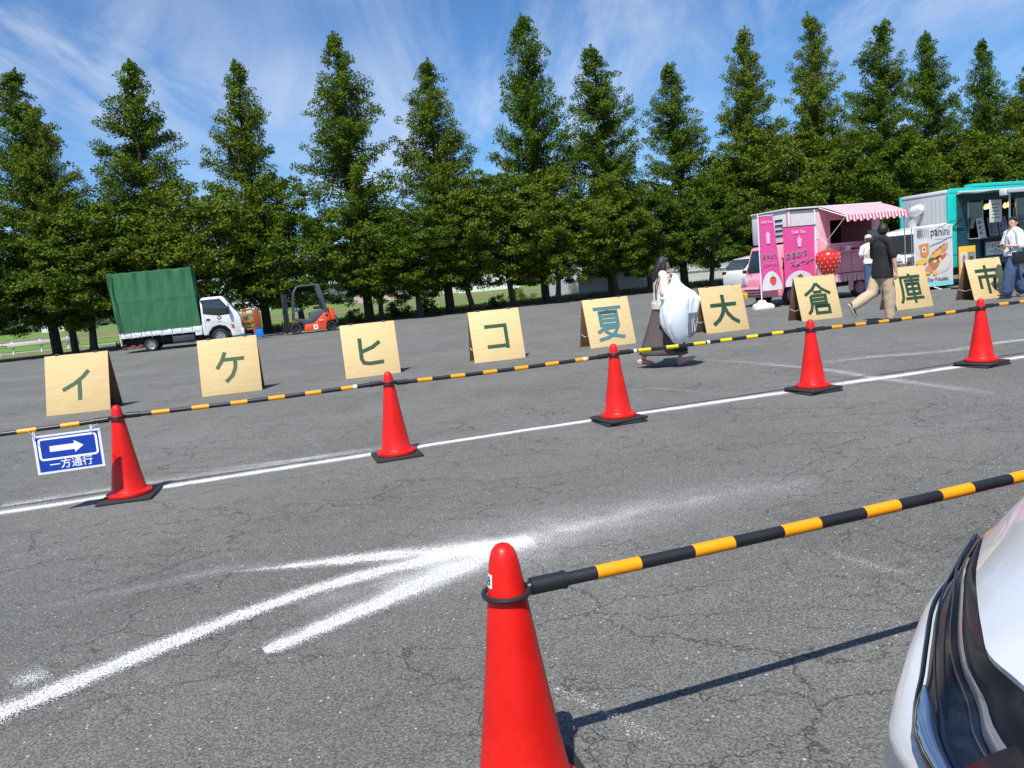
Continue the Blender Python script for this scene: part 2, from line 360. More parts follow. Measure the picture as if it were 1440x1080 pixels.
_m1 = _new('ShaderNodeMapRange', {0: _n.outputs[0], 1: .60, 2: .70}); _m2 = _new('ShaderNodeMapRange', {0: _n2.outputs[0], 1: .48, 2: .66}); _mm = _new('ShaderNodeMath', {0: _m1.outputs[0], 1: _m2.outputs[0]}, operation='MULTIPLY'); _mm = _new('ShaderNodeMath', {0: _mm.outputs[0], 1: .45}, operation='MULTIPLY')
_src = _b.inputs['Base Color'].links[0].from_socket; _mx = _new('ShaderNodeMix', {0: _mm.outputs[0], 6: _src, 7: (.62, .16, .12, 1)}, data_type='RGBA'); _t.links.new(_mx.outputs[2], _b.inputs['Base Color'])
M_BLK = mat('black_plastic', (.016, .017, .020), .42, noise_=.2)
M_RUB = mat('rubber', (.02, .02, .021), .75, noise_=.3, nscale=30)
M_YEL = mat('band_yellow', (.84, .32, .004), .4, noise_=.06)
M_LEM = mat('band_lemon', (.78, .56, .006), .3, noise_=.06)
M_WHT = mat('white_plastic', (.78, .78, .78), .5)
M_WPT = mat('white_paint', (.78, .78, .76), .3, coat=.5, noise_=.04)
M_CHR = mat('chrome', (.8, .8, .82), .12, metal=1)
M_STEEL = mat('steel', (.45, .45, .46), .35, metal=.8, noise_=.15)
M_DARK = mat('dark_void', (.012, .012, .013), .7)
M_GLASS = mat('window_glass', (.02, .03, .03), .05, spec=.9, coat=.3)
M_SKIN = mat('skin', (.60, .34, .24), .5, noise_=.05)
M_HAIR = mat('hair', (.014, .011, .010), .58, noise_=.3, nscale=60)
M_BARK = mat('bark', (.075, .058, .045), .95, noise_=.45, nscale=9, bump=.8, bscale=25)
M_SIGNB = mat('sign_blue', (.006, .040, .34), .35)
M_SIGNW = mat('sign_white', (.82, .83, .85), .35)

# ------------------------------------------------------------------ the ground
M_FIELD = ground_mat('field_grass', (.10, .135, .035), (.17, .18, .07), .6, (.20, .18, .09), .05)
M_GRASS = ground_mat('verge_grass', (.09, .12, .035), (.22, .21, .10), 1.6, (.12, .14, .04), .5)
M_RICE = ground_mat('rice_field', (.09, .20, .025), (.12, .24, .035), .8)
M_DIRT = ground_mat('dirt', (.035, .024, .018), (.085, .060, .042), 3.0, (.05, .035, .03), 2)
M_PATH = ground_mat('concrete_path', (.22, .22, .20), (.28, .27, .25), .8)
sheet('terrain', [(-1400, -60), (1400, -60), (1400, 2000), (-1400, 2000)], -.04, M_FIELD)
edge = []
for i in range(81):
    X = -34 + i; edge.append((X, 41.3 + .335 * X + .35 * mnoise.noise(Vector((X * .5, 0, 3))) + .15 * mnoise.noise(Vector((X * 2.1, 5, 3)))))
sheet('asphalt_lot', [(-34, -14), (46, -14)] + edge[::-1], 0, M_ASPH)
def strip(name, f0, f1, z, m, x0=-60, x1=60):
    n = 24; a = [(x0 + (x1 - x0) * i / n, f0(x0 + (x1 - x0) * i / n)) for i in range(n + 1)]; b = [(x0 + (x1 - x0) * i / n, f1(x0 + (x1 - x0) * i / n)) for i in range(n + 1)]
    return sheet(name, a + b[::-1], z, m)
LN = lambda k, s=.335: (lambda X: k + s * X)
strip('soil_strip', LN(39), LN(46.5), -.03, M_DIRT, -70, 70)
strip('grass_verge', LN(46.5), LN(54), -.028, M_GRASS, -90, 90)
strip('farm_path', LN(54), LN(57.5), -.024, M_PATH, -120, 60)
strip('rice_field', LN(59), LN(74), -.020, M_RICE, -140, 70)
strip('mown_field', LN(76), LN(150), -.016, M_FIELD, -200, 100)
strip('farm_track', LN(150), LN(153), -.010, M_PATH, -200, 100)
strip('far_rice_field', LN(155), LN(260), -.012, M_RICE, -300, 160)

# chalk and paint on the asphalt
def ribbon(name, pts, m, z, w, s=None, sub=6):     # pts: ground points; w: half widths; s: strength along
    P = [Vector((p[0], p[1], 0)) for p in pts]; n = len(P)
    w = [w] * n if isinstance(w, (int, float)) else w; s = [1] * n if s is None else s
    Q = []; W = []; St = []
    for i in range(n - 1):
        p0 = P[max(i - 1, 0)]; p1 = P[i]; p2 = P[i + 1]; p3 = P[min(i + 2, n - 1)]
        for k in range(sub):
            t = k / sub; Q.append(.5 * ((2 * p1) + (p2 - p0) * t + (2 * p0 - 5 * p1 + 4 * p2 - p3) * t * t + (3 * p1 - p0 - 3 * p2 + p3) * t ** 3))
            W.append(w[i] + (w[i + 1] - w[i]) * t); St.append(s[i] + (s[i + 1] - s[i]) * t)
    Q.append(P[-1]); W.append(w[-1]); St.append(s[-1]); V = []; U = []
    for i, q in enumerate(Q):
        t = (Q[min(i + 1, len(Q) - 1)] - Q[max(i - 1, 0)]).normalized(); nr = Vector((-t.y, t.x, 0))
        for a, vv in ((-1, 0), (0, .5), (1, 1)): c = q + nr * a * W[i]; V.append((c.x, c.y, z)); U.append((St[i], vv))
    F = []
    for i in range(len(Q) - 1):
        for k in (0, 1): F.append((i * 3 + k, i * 3 + 3 + k, i * 3 + 4 + k, i * 3 + 1 + k))
    me = bpy.data.meshes.new(name); me.from_pydata(V, [], F); ul = me.uv_layers.new(name='UVMap')
    for l in me.loops: ul.data[l.index].uv = U[l.vertex_index]
    me.materials.append(m); o = bpy.data.objects.new(name, me); C.objects.link(o); o['kind'] = 'structure'; return o
M_LINE = chalk_mat('white_line_paint', 1.2, .84); M_CHALK = chalk_mat('chalk', 1.25, .74); M_FAINT = chalk_mat('faint_chalk', .55)
g = lambda x, y: G(x, y)[:2]
ribbon('painted_line', [(-9.5, 3.9)] + [g(*p) for p in ((0, 722), (240, 684), (480, 646), (720, 608), (960, 573), (1200, 538), (1440, 502))] + [(9.5, 9.4), (14, 10.8)], M_LINE, .004, .135)
ribbon('chalk_line_dust', [g(*p) for p in ((0, 715), (240, 676), (480, 642), (720, 608), (960, 575), (1200, 540), (1440, 505))], M_FAINT, .008, .24, [.95, .7, .8, .3, .4, .2, .3])
ribbon('chalk_line', [g(*p) for p in ((320, 808), (420, 798), (500, 789), (580, 782), (660, 775), (740, 766))], M_CHALK, .012, [.04, .11, .14, .18, .20, .20], [.1, .75, 1, .85, .95, .9])
ribbon('chalk_line', [g(*p) for p in ((-160, 1110), (0, 1010), (60, 985), (130, 955), (250, 905), (400, 848), (520, 812), (640, 783), (750, 764))], M_CHALK, .016, [.11, .12, .13, .13, .12, .12, .14, .18, .20], [1, 1, 1.05, 1, 1, 1, .9, .95, .8])
ribbon('chalk_line', [g(*p) for p in ((372, 922), (400, 912), (480, 876), (560, 842), (640, 808), (720, 775))], M_CHALK, .020, [.06, .11, .13, .16, .20, .18], [.9, 1.05, 1, 1, .9, .8])
ribbon('chalk_dust', [g(*p) for p in ((420, 860), (560, 822), (680, 785), (760, 760), (860, 735), (1000, 705), (1160, 682))], M_FAINT, .024, [.25, .5, .6, .6, .6, .6, .5], [.3, .8, 1.15, 1.05, .8, .65, .3])
ribbon('chalk_dust', [g(*p) for p in ((40, 865), (180, 838), (300, 812), (400, 798))], M_FAINT, .028, .16, [.1, .4, .4, .3])
ribbon('chalk_dust', [g(*p) for p in ((20, 975), (45, 965), (70, 955))], M_FAINT, .032, .16, [.5, 1, .6])
ribbon('chalk_trace', [g(*p) for p in ((1150, 512), (1230, 503), (1330, 495), (1400, 484), (1450, 478))], M_FAINT, .012, [.26] * 5, [.3, .8, .7, .9, .9])
ribbon('chalk_trace', [g(*p) for p in ((990, 507), (1080, 514), (1160, 522), (1230, 533), (1290, 541), (1400, 556))], M_FAINT, .016, [.2] * 6, [.2, .6, .75, .9, .7, .3])
ribbon('chalk_trace', [g(*p) for p in ((1150, 545), (1210, 538), (1270, 530))], M_FAINT, .020, [.2] * 3, [.4, 1.5, .4])
ribbon('chalk_trace', [g(*p) for p in ((870, 552), (930, 548), (1010, 556))], M_FAINT, .012, [.1] * 3, [.2, .6, .2])
ribbon('chalk_trace', [g(*p) for p in ((300, 662), (420, 648), (520, 632))], M_FAINT, .012, [.12] * 3, [.3, 1.0, .5])
ribbon('chalk_trace', [g(*p) for p in ((1160, 778), (1230, 800), (1290, 812))], M_FAINT, .012, [.08] * 3, [.2, .6, .2])
ribbon('chalk_trace', [g(*p) for p in ((700, 930), (800, 980), (960, 1060))], M_FAINT, .012, [.06] * 3, [.1, .5, .3])

# ------------------------------------------------------------------ trees
def leaves(cent, rad, cnt, size, flat=.6, up=.35, droop=0.0, rs=None):
    rs = rs or RNG; cent = np.asarray(cent); k = len(cent); rad = np.broadcast_to(rad, (k,)); cnt = np.broadcast_to(cnt, (k,)).astype(int)
    idx = np.repeat(np.arange(k), cnt); n = len(idx)
    d = rs.normal(size=(n, 3)); d /= np.linalg.norm(d, axis=1)[:, None]; d *= (rs.rand(n, 1) ** .45); d[:, 2] *= flat
    c = cent[idx] + d * rad[idx][:, None]; c[:, 2] -= droop * (np.abs(d[:, 0]) + np.abs(d[:, 1])) * rad[idx]
    nr = rs.normal(size=(n, 3)) + d * .8; nr[:, 2] = np.abs(nr[:, 2]) + up; nr /= np.linalg.norm(nr, axis=1)[:, None]
    a = np.cross(nr, rs.normal(size=(n, 3))); a /= np.linalg.norm(a, axis=1)[:, None] + 1e-9; b = np.cross(nr, a)
    s = size * (.65 + .7 * rs.rand(n, 1)); a *= s; b *= s * .45
    V = np.empty((n, 4, 3)); V[:, 0] = c - a; V[:, 1] = c + b - nr * s * .1; V[:, 2] = c + a; V[:, 3] = c - b - nr * s * .1
    return V.reshape(-1, 3)
def leaf_mesh(name, V, m):
    n = len(V) // 4; me = bpy.data.meshes.new(name); me.vertices.add(4 * n); me.vertices.foreach_set('co', V.astype(np.float32).ravel())
    me.loops.add(4 * n); me.loops.foreach_set('vertex_index', np.arange(4 * n, dtype=np.int32)); me.polygons.add(n)
    me.polygons.foreach_set('loop_start', np.arange(0, 4 * n, 4, dtype=np.int32)); me.update(calc_edges=True); me.materials.append(m); return me
M_CON = leaf_mat('conifer_leaf', (.027, .064, .006), (.130, .196, .014), .26)
M_BRD = leaf_mat('broad_leaf', (.024, .056, .005), (.120, .178, .011), .26)
M_BSH = leaf_mat('bush_leaf', (.05, .09, .015), (.12, .17, .03), .3)
def conifer_mesh(seed, H=15.0, Rm=2.35):
    rs = np.random.RandomState(seed); tb = MB(); bend = [Vector((rs.normal() * .022 * i, rs.normal() * .022 * i, H * i / 8)) for i in range(9)]
    tb.tube(bend, [.26 * (1 - i / 8.4) + .012 for i in range(9)], 8)
    at = lambda z: bend[min(7, int(z / H * 8))].lerp(bend[min(7, int(z / H * 8)) + 1], z / H * 8 - min(7, int(z / H * 8)))
    cs = []; rr = []; cn = []; z = 1.7
    while z < H - .35:
        f = (z - 1.0) / (H - 1.0); rm = Rm * min(2.7, 4.75 * (1 - f) ** .86) * (1.0 if f > .12 else .7 + 2.5 * f)
        nb = 4 if f < .8 else 3
        for _ in range(nb):
            an = rs.rand() * 6.283; Lb = rm * (.62 + .46 * rs.rand()); el = (.10 + .45 * f) + rs.normal() * .10
            p0 = at(z); d = Vector((math.cos(an), math.sin(an), 0)); lx = p0 + d * Lb * .5 + Vector((0, 0, Lb * .5 * math.tan(el) * .7)); e = p0 + d * Lb + Vector((0, 0, Lb * math.tan(el)))
            if Lb > .5: tb.tube([p0, lx, e], [.035 + .02 * (1 - f), .02, .008], 4, cap=False)
            ns = max(2, int(Lb / .30))
            for j in range(ns):
                t = (j + .9) / ns; q = p0.lerp(lx, t * 2) if t < .5 else lx.lerp(e, t * 2 - 1)
                cs.append((q.x + rs.normal() * .10, q.y + rs.normal() * .10, q.z + rs.normal() * .08)); rr.append(.22 + .20 * (1 - abs(t - .55)) * min(1, Lb)); cn.append(36 + 22 * rs.rand())
        z += .16 + .10 * rs.rand() + .10 * (1 - f)
    for k in range(4):
        q = at(H - .12 * k - .02); cs.append(tuple(q)); rr.append(.07 + .05 * k); cn.append(12)
    # side leaders
    for _ in range(rs.randint(1, 3)):
        z = H * (.35 + .3 * rs.rand()); an = rs.rand() * 6.283; r0 = Rm * 1.5 * (1 - z / H) ** .5
        for k in range(9): cs.append((math.cos(an) * r0 * (1 - k * .03), math.sin(an) * r0 * (1 - k * .03), z + k * .2)); rr.append(.40 * (1 - k / 10)); cn.append(42)
    V = leaves(cs, rr, np.array(cn) * 1.35, .070, .75, .25, .25, rs)
    return tb, leaf_mesh('crown', V, M_CON)
def broad_mesh(seed, H=8.0, Rc=3.0, fork=False):
    rs = np.random.RandomState(seed); tb = MB(); th = 1.5 + rs.rand() * .5; lean = Vector((rs.normal() * .15, rs.normal() * .15, 0))
    tb.tube([(0, 0, -.1), tuple(lean * .2 + Vector((0, 0, .35))), tuple(lean * .6 + Vector((0, 0, th * .6))), tuple(lean + Vector((0, 0, th)))], [.27, .19, .165, .16], 9)
    cs = []; rr = []; cn = []; top = lean + Vector((0, 0, th)); nb = 6
    for b in range(nb):
        an = b / nb * 6.283 + rs.normal() * .25; sp = Rc * (.55 + .4 * rs.rand()) * (.35 if b == 0 else 1); hz = H * (.55 + .4 * rs.rand()) * (1.05 if b == 0 else .92)
        e = Vector((math.cos(an) * sp, math.sin(an) * sp, hz)); m1 = top.lerp(e, .33) + Vector((math.cos(an), math.sin(an), 0)) * sp * .22; m2 = top.lerp(e, .68) + Vector((math.cos(an), math.sin(an), 0)) * sp * .16
        st = top - Vector((0, 0, rs.rand() * .4)); tb.tube([st, m1, m2, e], [.10, .075, .045, .015], 6)
        for q in range(6):
            s0 = [m1, m1.lerp(m2, .5), m2, m2.lerp(e, .5), m1.lerp(m2, .2), m2][q]; a2 = an + rs.normal() * .9; l2 = 1.0 + rs.rand() * 1.2
            e2 = s0 + Vector((math.cos(a2) * l2, math.sin(a2) * l2, rs.normal() * .45 + .15)); tb.tube([s0, s0.lerp(e2, .5) + Vector((0, 0, .12)), e2], [.028, .02, .008], 4, cap=False)
            for k in range(4): p = s0.lerp(e2, .35 + .25 * k); cs.append(tuple(p)); rr.append(.38 + .2 * rs.rand()); cn.append(40)
    n = 400; zc = H * .53; az = H * .47
    u = rs.normal(size=(n, 3)); u /= np.linalg.norm(u, axis=1)[:, None]; rad = .55 + .5 * rs.rand(n)
    for i in range(n):
        x, y, z = u[i] * rad[i]; lump = 1 + .22 * mnoise.noise(Vector((u[i][0] * 2 + seed, u[i][1] * 2, u[i][2] * 2)))
        zz = zc + z * az * lump
        if zz < 1.35 or (zz < 2.3 and rs.rand() < .4): continue
        cs.append((x * Rc * lump, y * Rc * lump, zz)); rr.append(.34 + .3 * rs.rand()); cn.append(62 + 40 * rs.rand())
    V = leaves(cs, rr, np.array(cn) * 1.3, .088, .5, .5, .15, rs)
    return tb, leaf_mesh('crown', V, M_BRD)
def add_tree(name, tm, cm, loc, rz, sc, label, cat, group):
    r = thing(name, loc, label, cat, rz, group); r.scale = sc
    for nm, me in (('trunk', tm), ('crown', cm)):
        o = bpy.data.objects.new(nm, me); C.objects.link(o); o.parent = r
    return r
def trunk_me(tb):
    o = tb.build('trunk', M_BARK, None, smooth=True); me = o.data; bpy.data.objects.remove(o); return me
CON = [(trunk_me(a), b) for a, b in (conifer_mesh(s, 15, rm) for s, rm in ((11, 1.0), (12, .92), (13, 1.08), (14, .96), (15, 1.03)))]
BRD = [(trunk_me(a), b) for a, b in (broad_mesh(s, 8, rc) for s, rc in ((21, 3.0), (22, 2.7), (23, 3.2), (24, 2.9), (25, 3.1)))]
con = [(12, 92, 'tall conical tree at the left edge, its spire over the far end of the guardrail'), (47, 142, 'slim second spire close beside the leftmost conical tree'),
       (175, 83, 'conical tree whose spire rises left of the green canvas truck box'), (325, 83, 'broad conical tree rising just right of the green canvas truck'),
       (472, 42, 'tall conical tree rising right behind the orange forklift'), (597, 82, 'conical tree with a shorter shoulder on its right, above the コ board'),
       (732, 15, 'tallest conical tree, near the middle of the row, narrow spire'), (835, 62, 'dense conical tree directly above the 夏 board'),
       (943, 87, 'low conical tree above the woman with the white bag'), (1045, 35, 'slim conical tree standing behind the white parked car'),
       (1140, 15, 'tall wide conical tree behind the pink food truck'), (1235, 28, 'narrow conical tree above the striped awning'),
       (1305, 40, 'narrow conical tree above the grey and teal truck'), (1385, 52, 'conical tree above the grey awning of the teal truck'), (1443, 85, 'conical tree cut by the right edge of the photo')]
for i, (px, py, lb) in enumerate(con):
    # where the ray through the tip crosses the line of the row
    d = ray(px, py); k = 44.2 if i != 1 else 43.2; t = k / (d.y - .36 * d.x); X, Y, Z = d.x * t, d.y * t, CAMH + d.z * t
    h = Z / 15.0; wv = .88 + .2 * ((i * 37) % 10) / 10
    if i == 1: wv = .62
    tm, cm = CON[(i * 2) % 5]
    add_tree('conifer_tree', tm, cm, (X, Y, -.03), i * 2.1, (wv, wv, h), lb, 'tree', 'conical trees in the row behind the lot')
brd = [(-25, 8.6, 'broad leafy tree at the far left edge behind the guardrail'), (128, 7.6, 'broad tree with a forked trunk left of the canvas truck'), (205, 8.2, 'broad leafy tree rising directly behind the green canvas box'),
       (300, 8.6, 'broad leafy tree behind the cab of the white truck'), (425, 8.8, 'broad leafy tree behind the raised mast of the forklift'), (535, 7.6, 'broad leafy tree between the forklift and the コ board'),
       (590, 7.9, 'thin-trunked broad tree with grass round its foot, left of the コ board'), (665, 8.4, 'broad tree directly behind the コ board'), (722, 8.4, 'broad tree with its trunk between the コ and 夏 boards'),
       (784, 8.2, 'broad tree behind the left edge of the 夏 board'), (868, 8.6, 'broad low-hanging tree behind the 夏 board and the woman'), (915, 8.2, 'broad leafy tree behind the head of the woman with the bag'),
       (1000, 9.0, 'broad leafy tree in front of the arched greenhouse'), (1065, 9.6, 'broad leafy tree behind the white car and pink banners'), (1125, 9.8, 'broad dark tree directly behind the pink truck box'),
       (1185, 10.2, 'broad tree behind the striped awning'), (1245, 10.4, 'broad tree filling the gap between the two food trucks'), (1305, 10.6, 'broad tree behind the grey box of the teal truck'),
       (1365, 10.8, 'broad tree behind the teal roof trim'), (1425, 11.0, 'broad tree at the right edge behind the dark slatted stall'), (1490, 11.0, 'broad tree reaching in from beyond the right edge')]
for i, (px, h, lb) in enumerate(brd):
    d = ray(px, 420 - (px - 720) * .08); k = 41.9 + .7 * ((i * 7) % 3) + (1.2 if px > 1050 else 0); t = k / (d.y - .36 * d.x); X, Y = d.x * t, d.y * t
    tm, cm = BRD[(i * 3) % 5]; sw = .80 + .14 * ((i * 13) % 5) / 4 + (.26 if px > 1050 else 0)
    add_tree('broadleaf_tree', tm, cm, (X, Y, -.03), i * 1.7, (sw, sw, h / 8.0 * (.76 + .03 * ((i * 5) % 6) + (.06 if px > 1050 else 0))), lb, 'tree', 'broad trees along the edge of the lot')

# low bushes and weeds under the trees
def bush_me(seed, r=.6, h=.8):
    rs = np.random.RandomState(seed); cs = []; rr = []
    for _ in range(16): cs.append((rs.normal() * r * .5, rs.normal() * r * .5, h * (.15 + .75 * rs.rand()))); rr.append(.22)
    return leaf_mesh('bush', leaves(cs, rr, 70, .055, .9, .2, 0, rs), M_BSH)
BM = [bush_me(s) for s in (41, 42)]
for i, (px, py, s, lb) in enumerate(((562, 446, 1.25, 'low bush left of the thin-trunked tree'), (604, 443, 1.3, 'low bush right of the thin-trunked tree'), (700, 432, .9, 'small bush of pale weeds behind the コ board'),
                                    (728, 424, 1.4, 'upright bush beside the trunk right of the コ board'), (345, 462, 1.0, 'small bush behind the orange pallet rack'), (905, 402, 1.2, 'bush in front of the white greenhouse wall'), (500, 452, .9, 'weedy bush right of the forklift'))):
    p = G(px, py); o = bpy.data.objects.new('bush', BM[i % 2]); C.objects.link(o); o.location = (p.x, p.y, -.03); o.scale = (s, s, s); tag(o, lb, 'bush', 'low bushes under the trees')
# verge weeds, uncountable
n = 15000; xs = RNG.uniform(-20, 24, n); ys = 46.0 + .335 * xs + RNG.exponential(2.6, n)
V = np.empty((n, 4, 3)); hh = .10 + .22 * RNG.rand(n); an = RNG.rand(n) * 6.28; dx = np.cos(an) * .05; dy = np.sin(an) * .05; lx = RNG.normal(size=n) * .06
for k, (a, b) in enumerate(((-1, 0), (1, 0), (.3, 1), (-.3, 1))): V[:, k, 0] = xs + dx * a + lx * b; V[:, k, 1] = ys + dy * a; V[:, k, 2] = -.03 + hh * b
o = bpy.data.objects.new('verge_weeds', leaf_mesh('verge_weeds', V.reshape(-1, 3), leaf_mat('weed', (.10, .13, .03), (.30, .27, .12), .3))); C.objects.link(o); tag(o, 'rough grass and dry weeds growing behind the tree row', 'grass', kind='stuff')
# leaf litter on the shaded strip
n = 9000; xs = RNG.uniform(-30, 30, n); ys = 41.0 + .335 * xs + RNG.uniform(.0, 3.0, n); V = np.empty((n, 4, 3)); an = RNG.rand(n) * 6.28; s_ = .03 + .04 * RNG.rand(n)
for k in range(4): V[:, k, 0] = xs + np.cos(an + k * 1.57) * s_; V[:, k, 1] = ys + np.sin(an + k * 1.57) * s_; V[:, k, 2] = .012 + RNG.rand(n) * .02
o = bpy.data.objects.new('leaf_litter', leaf_mesh('leaf_litter', V.reshape(-1, 3), leaf_mat('litter', (.06, .035, .02), (.16, .10, .06), .1))); C.objects.link(o); tag(o, 'dry fallen leaves on the dark soil strip under the trees', 'leaves', kind='stuff')
# far woods
M_WOOD = leaf_mat('far_wood_leaf', (.035, .065, .03), (.06, .095, .04), .2)
rs = np.random.RandomState(5); cs = []; rr = []
for i in range(520):
    a = -1.0 + 2.0 * i / 520 + rs.normal() * .003; d = 330 + rs.rand() * 40; h = 3 + 6 * abs(mnoise.noise(Vector((a * 14, 2, 0)))) + 5 * max(0, mnoise.noise(Vector((a * 5, 9, 0))))
    for k in range(3): cs.append((math.sin(a) * d + rs.normal() * 2, math.cos(a) * d, h * (.2 + .33 * k))); rr.append(h * .42)
o = bpy.data.objects.new('distant_woods', leaf_mesh('distant_woods', leaves(cs, rr, 26, 1.25, .8, .3, 0, rs), M_WOOD)); C.objects.link(o); tag(o, 'dark line of distant woods beyond the fields', 'woods', kind='stuff')
# ridge of low hills
M_HILL = ground_mat('hill_wood', (.05, .085, .06), (.07, .105, .075), .02)
mb = MB(); rows = []
for j in range(4):
    rows.append([(math.sin(a) * (900 + 120 * j), math.cos(a) * (900 + 120 * j), -2 if j == 0 else (10 + 26 * (mnoise.noise(Vector((a * 4, 1, 0))) * .5 + .5)) * (1, .7, 1, .6)[j] + 4 * mnoise.noise(Vector((a * 30, j, 0)))) for a in [-1.2 + 2.4 * i / 120 for i in range(121)]])
mb.grid(rows).build('hills', M_HILL, None, smooth=True)['kind'] = 'structure'

# ------------------------------------------------------------------ buildings far off
M_ROOF = mat('roof_tile', (.10, .10, .115), .6, noise_=.2)
def house(px, py, dist, w_, d_, h, wall, roof, label, rz=0.2, name='house'):
    dd = ray(px, py); t = dist / dd.y; loc = (dd.x * t, dist, -.03); r = thing(name, loc, label, 'house' if name == 'house' else 'building', rz)
    MB().box(-w_ / 2, w_ / 2, 0, d_, 0, h).build('wall', wall, r)
    MB().prism([(-w_ / 2 - .4, h + .01), (w_ / 2 + .4, h + .01), (w_ / 2 - w_ * .15, h + h * .45), (-w_ / 2 + w_ * .15, h + h * .45)], -.4, d_ + .4).build('roof', roof, r)
    for k in range(max(2, int(w_ / 3.2))):
        x = -w_ / 2 + (k + .5) * w_ / max(2, int(w_ / 3.2)); f = MB().box(x - .65, x + .65, -.06, .05, h * .42, h * .72).build('window', M_WHT, r)
        MB().box(x - .55, x + .55, -.075, -.062, h * .46, h * .68).build('pane', M_GLASS, f)
W1 = mat('house_white', (.62, .62, .60), .8); W2 = mat('house_pink', (.52, .36, .34), .8); W3 = mat('house_cream', (.55, .50, .42), .8)
house(90, 448, 210, 12, 8, 5, W1, M_ROOF, 'small white house across the fields, seen left of the forked tree')
house(541, 412, 190, 15, 8, 4.5, W2, mat('pink_roof', (.42, .26, .25), .7), 'low pinkish building across the fields, right of the forklift')
house(575, 410, 220, 14, 8, 4.5, W1, M_ROOF, 'low white building across the fields, behind the thin-trunked tree')
house(640, 405, 240, 10, 8, 4.5, W3, M_ROOF, 'small cream house far behind the コ board', .0)
house(688, 401, 200, 16, 8, 5, W1, mat('metal_roof', (.5, .5, .52), .5), 'long white farm building far behind the right edge of the コ board', .1)
house(350, 430, 230, 12, 7, 4, W1, M_ROOF, 'low white house across the fields, seen over the front of the truck')
# greenhouse: steel hoops under film, with a low glazed wall in front
M_FILM = mat('greenhouse_film', (.62, .66, .68), .35, alpha=.62); M_FRAME = mat('galvanised', (.55, .57, .58), .4, metal=.3)
def greenhouse(loc, rz, Lg, Wd, h0, h1, label, nh):
    r = thing('greenhouse', loc, label, 'greenhouse', rz)
    prof = [(-Wd / 2, 0), (-Wd / 2, h0)] + [(-Wd / 2 * math.cos(a), h0 + (h1 - h0) * math.sin(a)) for a in [math.pi * k / 12 for k in range(1, 12)]] + [(Wd / 2, h0), (Wd / 2, 0)]
    rows = [[(x, y, z) for y, z in prof] for x in (0, Lg)]
    MB().grid(rows).build('film_cover', M_FILM, r, smooth=True)
    for k in range(nh): x = Lg * k / (nh - 1); MB().tube([(x, y * 1.01, z * 1.01) for y, z in prof], .045, 5).build('hoop', M_FRAME, r)
    for y, z in ((-Wd / 2 - .05, h0), (-Wd / 2 - .05, h0 * .5), (-Wd / 2 - .05, .1)): MB().cyl((0, y, z), (Lg, y, z), .05, n=5).build('rail', M_FRAME, r)
    MB().prism([(y, z) for y, z in prof], 0, .03).build('end_film', M_FILM, r).matrix_local = Matrix.Rotation(R(90), 4, 'Z')
    return r
p = D(922, 380, 66); greenhouse((p.x, 64, -.03), .30, 26, 7, 1.9, 4.0, 'arched translucent greenhouse behind the trees, left of the white car', 17)
p = D(778, 395, 60); greenhouse((p.x, 57, -.03), .30, 9, 5, 2.2, 3.4, 'pale film greenhouse behind the trees above the 夏 board', 8)
# corrugated white fence in front of it
r = thing('panel_fence', (G(795, 416).x * 1.07, 50.0, -.03), 'white corrugated panel fence behind the trees between the 夏 board and the woman', 'fence', .31)
for k in range(7):
    MB().box(k * .92, k * .92 + .88, 0, .03, .15, 1.5).build('panel', M_WHT if k % 3 else M_FRAME, r); MB().box(k * .92 - .04, k * .92 + .0, -.02, .05, 0, 1.6).build('post', M_FRAME, r)
# guardrail
a = G(12, 499); b = G(104, 488.5); dirv = (b - a); Lr = dirv.length
r = thing('guardrail', (a.x * 1.0, a.y, -.03), 'low white pipe guardrail at the far left behind the broad tree trunk', 'guardrail', math.atan2(dirv.y, dirv.x))
for k in range(3): MB().cyl((Lr * (.08 + .42 * k), 0, 0), (Lr * (.08 + .42 * k), 0, .72), .075, n=10).build('post', M_WPT, r, smooth=True)
MB().prism([(-.1, .42), (Lr, .42), (Lr, .66), (-.1, .66)], -.13, -.08).build('rail', M_WPT, r, bevel=.015)
MB().tube([(-.1, -.1, .56), (-.35, -.15, .58), (-.55, -.35, .5), (-.55, -.5, .2), (-.5, -.5, 0)], .07, 8).build('curved_end', M_WPT, r, smooth=True)
MB().box(Lr, Lr + .3, -.2, .1, .2, .8).build('end_box', mat('grey_box', (.35, .37, .38), .5), r, bevel=.02)
for k, (px, top) in enumerate(((343, 408), (302, 400))):
    dd = ray(px, 430); t = 150 / dd.y; z = D(px, top, 150).z
    o = tag(MB().cyl((0, 0, 0), (0, 0, z), .22, .12, 8).build('utility_pole', mat('concrete_pole', (.3, .3, .29), .8), None, smooth=True), ('thin concrete utility pole across the fields above the truck windscreen', 'thin concrete utility pole across the fields behind the truck roof')[k], 'pole'); o.location = (dd.x * t, 150, 0)
